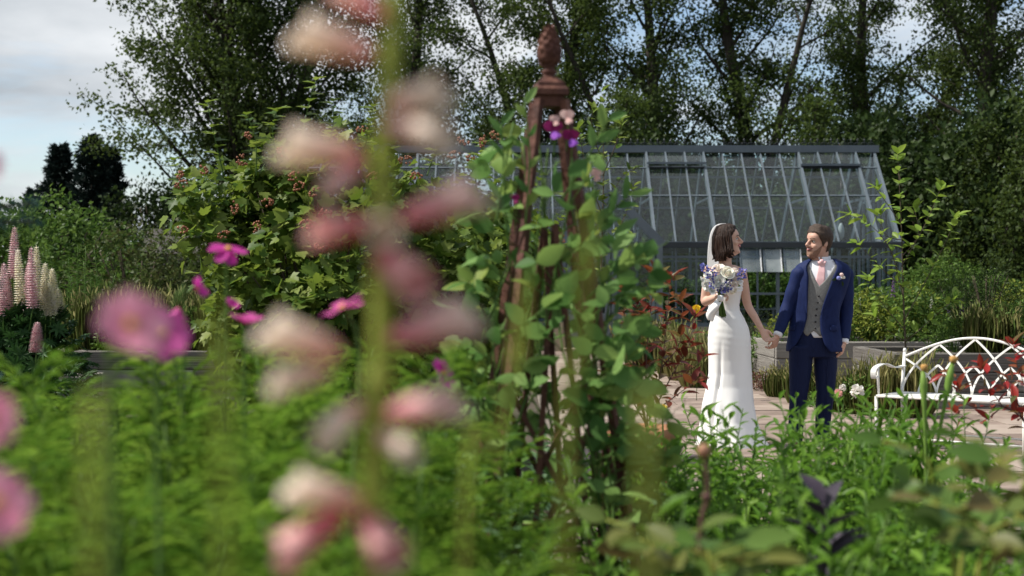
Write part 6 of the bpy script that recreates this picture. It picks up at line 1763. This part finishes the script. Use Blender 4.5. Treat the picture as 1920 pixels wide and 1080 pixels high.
# rose foliage near right
RO = 2.6
def rose_plant(label, px, stems_):
    t, b0 = loc_thing('rose_bush', label, 'rose', on_ground(px, RO)); me = tmpl_mesh('leaf', LEAF_OVAL, ML_ROSE); sm = MB()
    for path, Y in stems_:
        pts = smooth([np.array([rng.normal() * .04, 0, 0])] + [P(x, y, Y) - b0 for x, y in path], 6); add_tube(sm, pts, np.linspace(.006, .0025, len(pts)), 6)
        n = len(pts)
        for j, s in enumerate(np.linspace(.45, 1, 7)):
            p = pts[min(int(s * (n - 1)), n - 1)]; b = j * 2.4 + rng.random(); d = np.array([math.cos(b), math.sin(b) * .6 - .2, .35]); q = p + d * .09
            add_tube(sm, [p, (p + q) / 2 + np.array([0, 0, .006]), q], .0018, 4)
            sd = unit(np.cross(d, (0, 0, 1)))
            for (o_, dd) in ((q, d), (p + d * .045, d * .4 + sd), (p + d * .045, d * .4 - sd)):
                L = rng.uniform(.06, .095); leaf_objects('leaf', me, t, [o_], [dd + rng.normal(size=3) * .15 + np.array([0, 0, -.15])], [np.array([-.15, -.55, .7]) + rng.normal(size=3) * .5], [L], [L * .58])
    sm.build('stems', M_OLIVE, t)
rose_plant('rose bush with broad bronze edged leaves, blurred, beside the plum leaved plant', 1800, [([(1790, 1080), (1760, 960), (1740, 860)], 2.6), ([(1800, 1080), (1850, 930), (1880, 850)], 2.7), ([(1830, 1100), (1900, 1000), (1920, 900)], 2.5), ([(1850, 1120), (1870, 1050), (1830, 980)], 2.35)])
rose_plant('low rose bush with dull green leaves below the peony bud', 1300, [([(1290, 1120), (1240, 1060), (1210, 1010)], 2.6), ([(1300, 1140), (1330, 1080), (1340, 1060)], 2.4)])
# blue spruce branch at the edge
t, b0 = loc_thing('blue_spruce', 'young blue spruce, one branch reaching in beside the lupins', 'spruce', on_ground(-160, 3.2))
m = MB(); add_tube(m, [(0, 0, 0), (0, 0, 1.95)], [.025, .008], 8); m.build('trunk', M_BARK, t)
f = MB(); bm2 = MB()
for k in range(26):
    z = .35 + 1.5 * k / 26; a = k * 2.4; ln = .30 * (1 - .6 * k / 26); pts, _ = branch_path((0, 0, z), (math.cos(a), math.sin(a), .1), ln, 5, .05)
    if k >= 24: pts = smooth([np.array([0, 0, 1.42]), P(-40, 395 + 25 * (k - 24), 3.2) - b0, P(62 if k == 24 else 66, 382 + 34 * (k - 24), 3.2) - b0], 5)
    add_tube(bm2, pts, np.linspace(.006, .003, len(pts)), 5); n = 170; s = rng.uniform(.15, 1, n) * (len(pts) - 1.01); i = s.astype(int)
    p = pts[i] + (pts[i + 1] - pts[i]) * (s - i)[:, None]; tt = unit(pts[i + 1] - pts[i])
    f.addp(scatter(LEAF_BLADE, p, tt * .8 + rng.normal(size=(n, 3)) * .5, rand_dirs(n), .026, .003))
bm2.build('branches', M_TWIG, t); f.build('needles', ML_SPRUCE, t, kind='stuff')
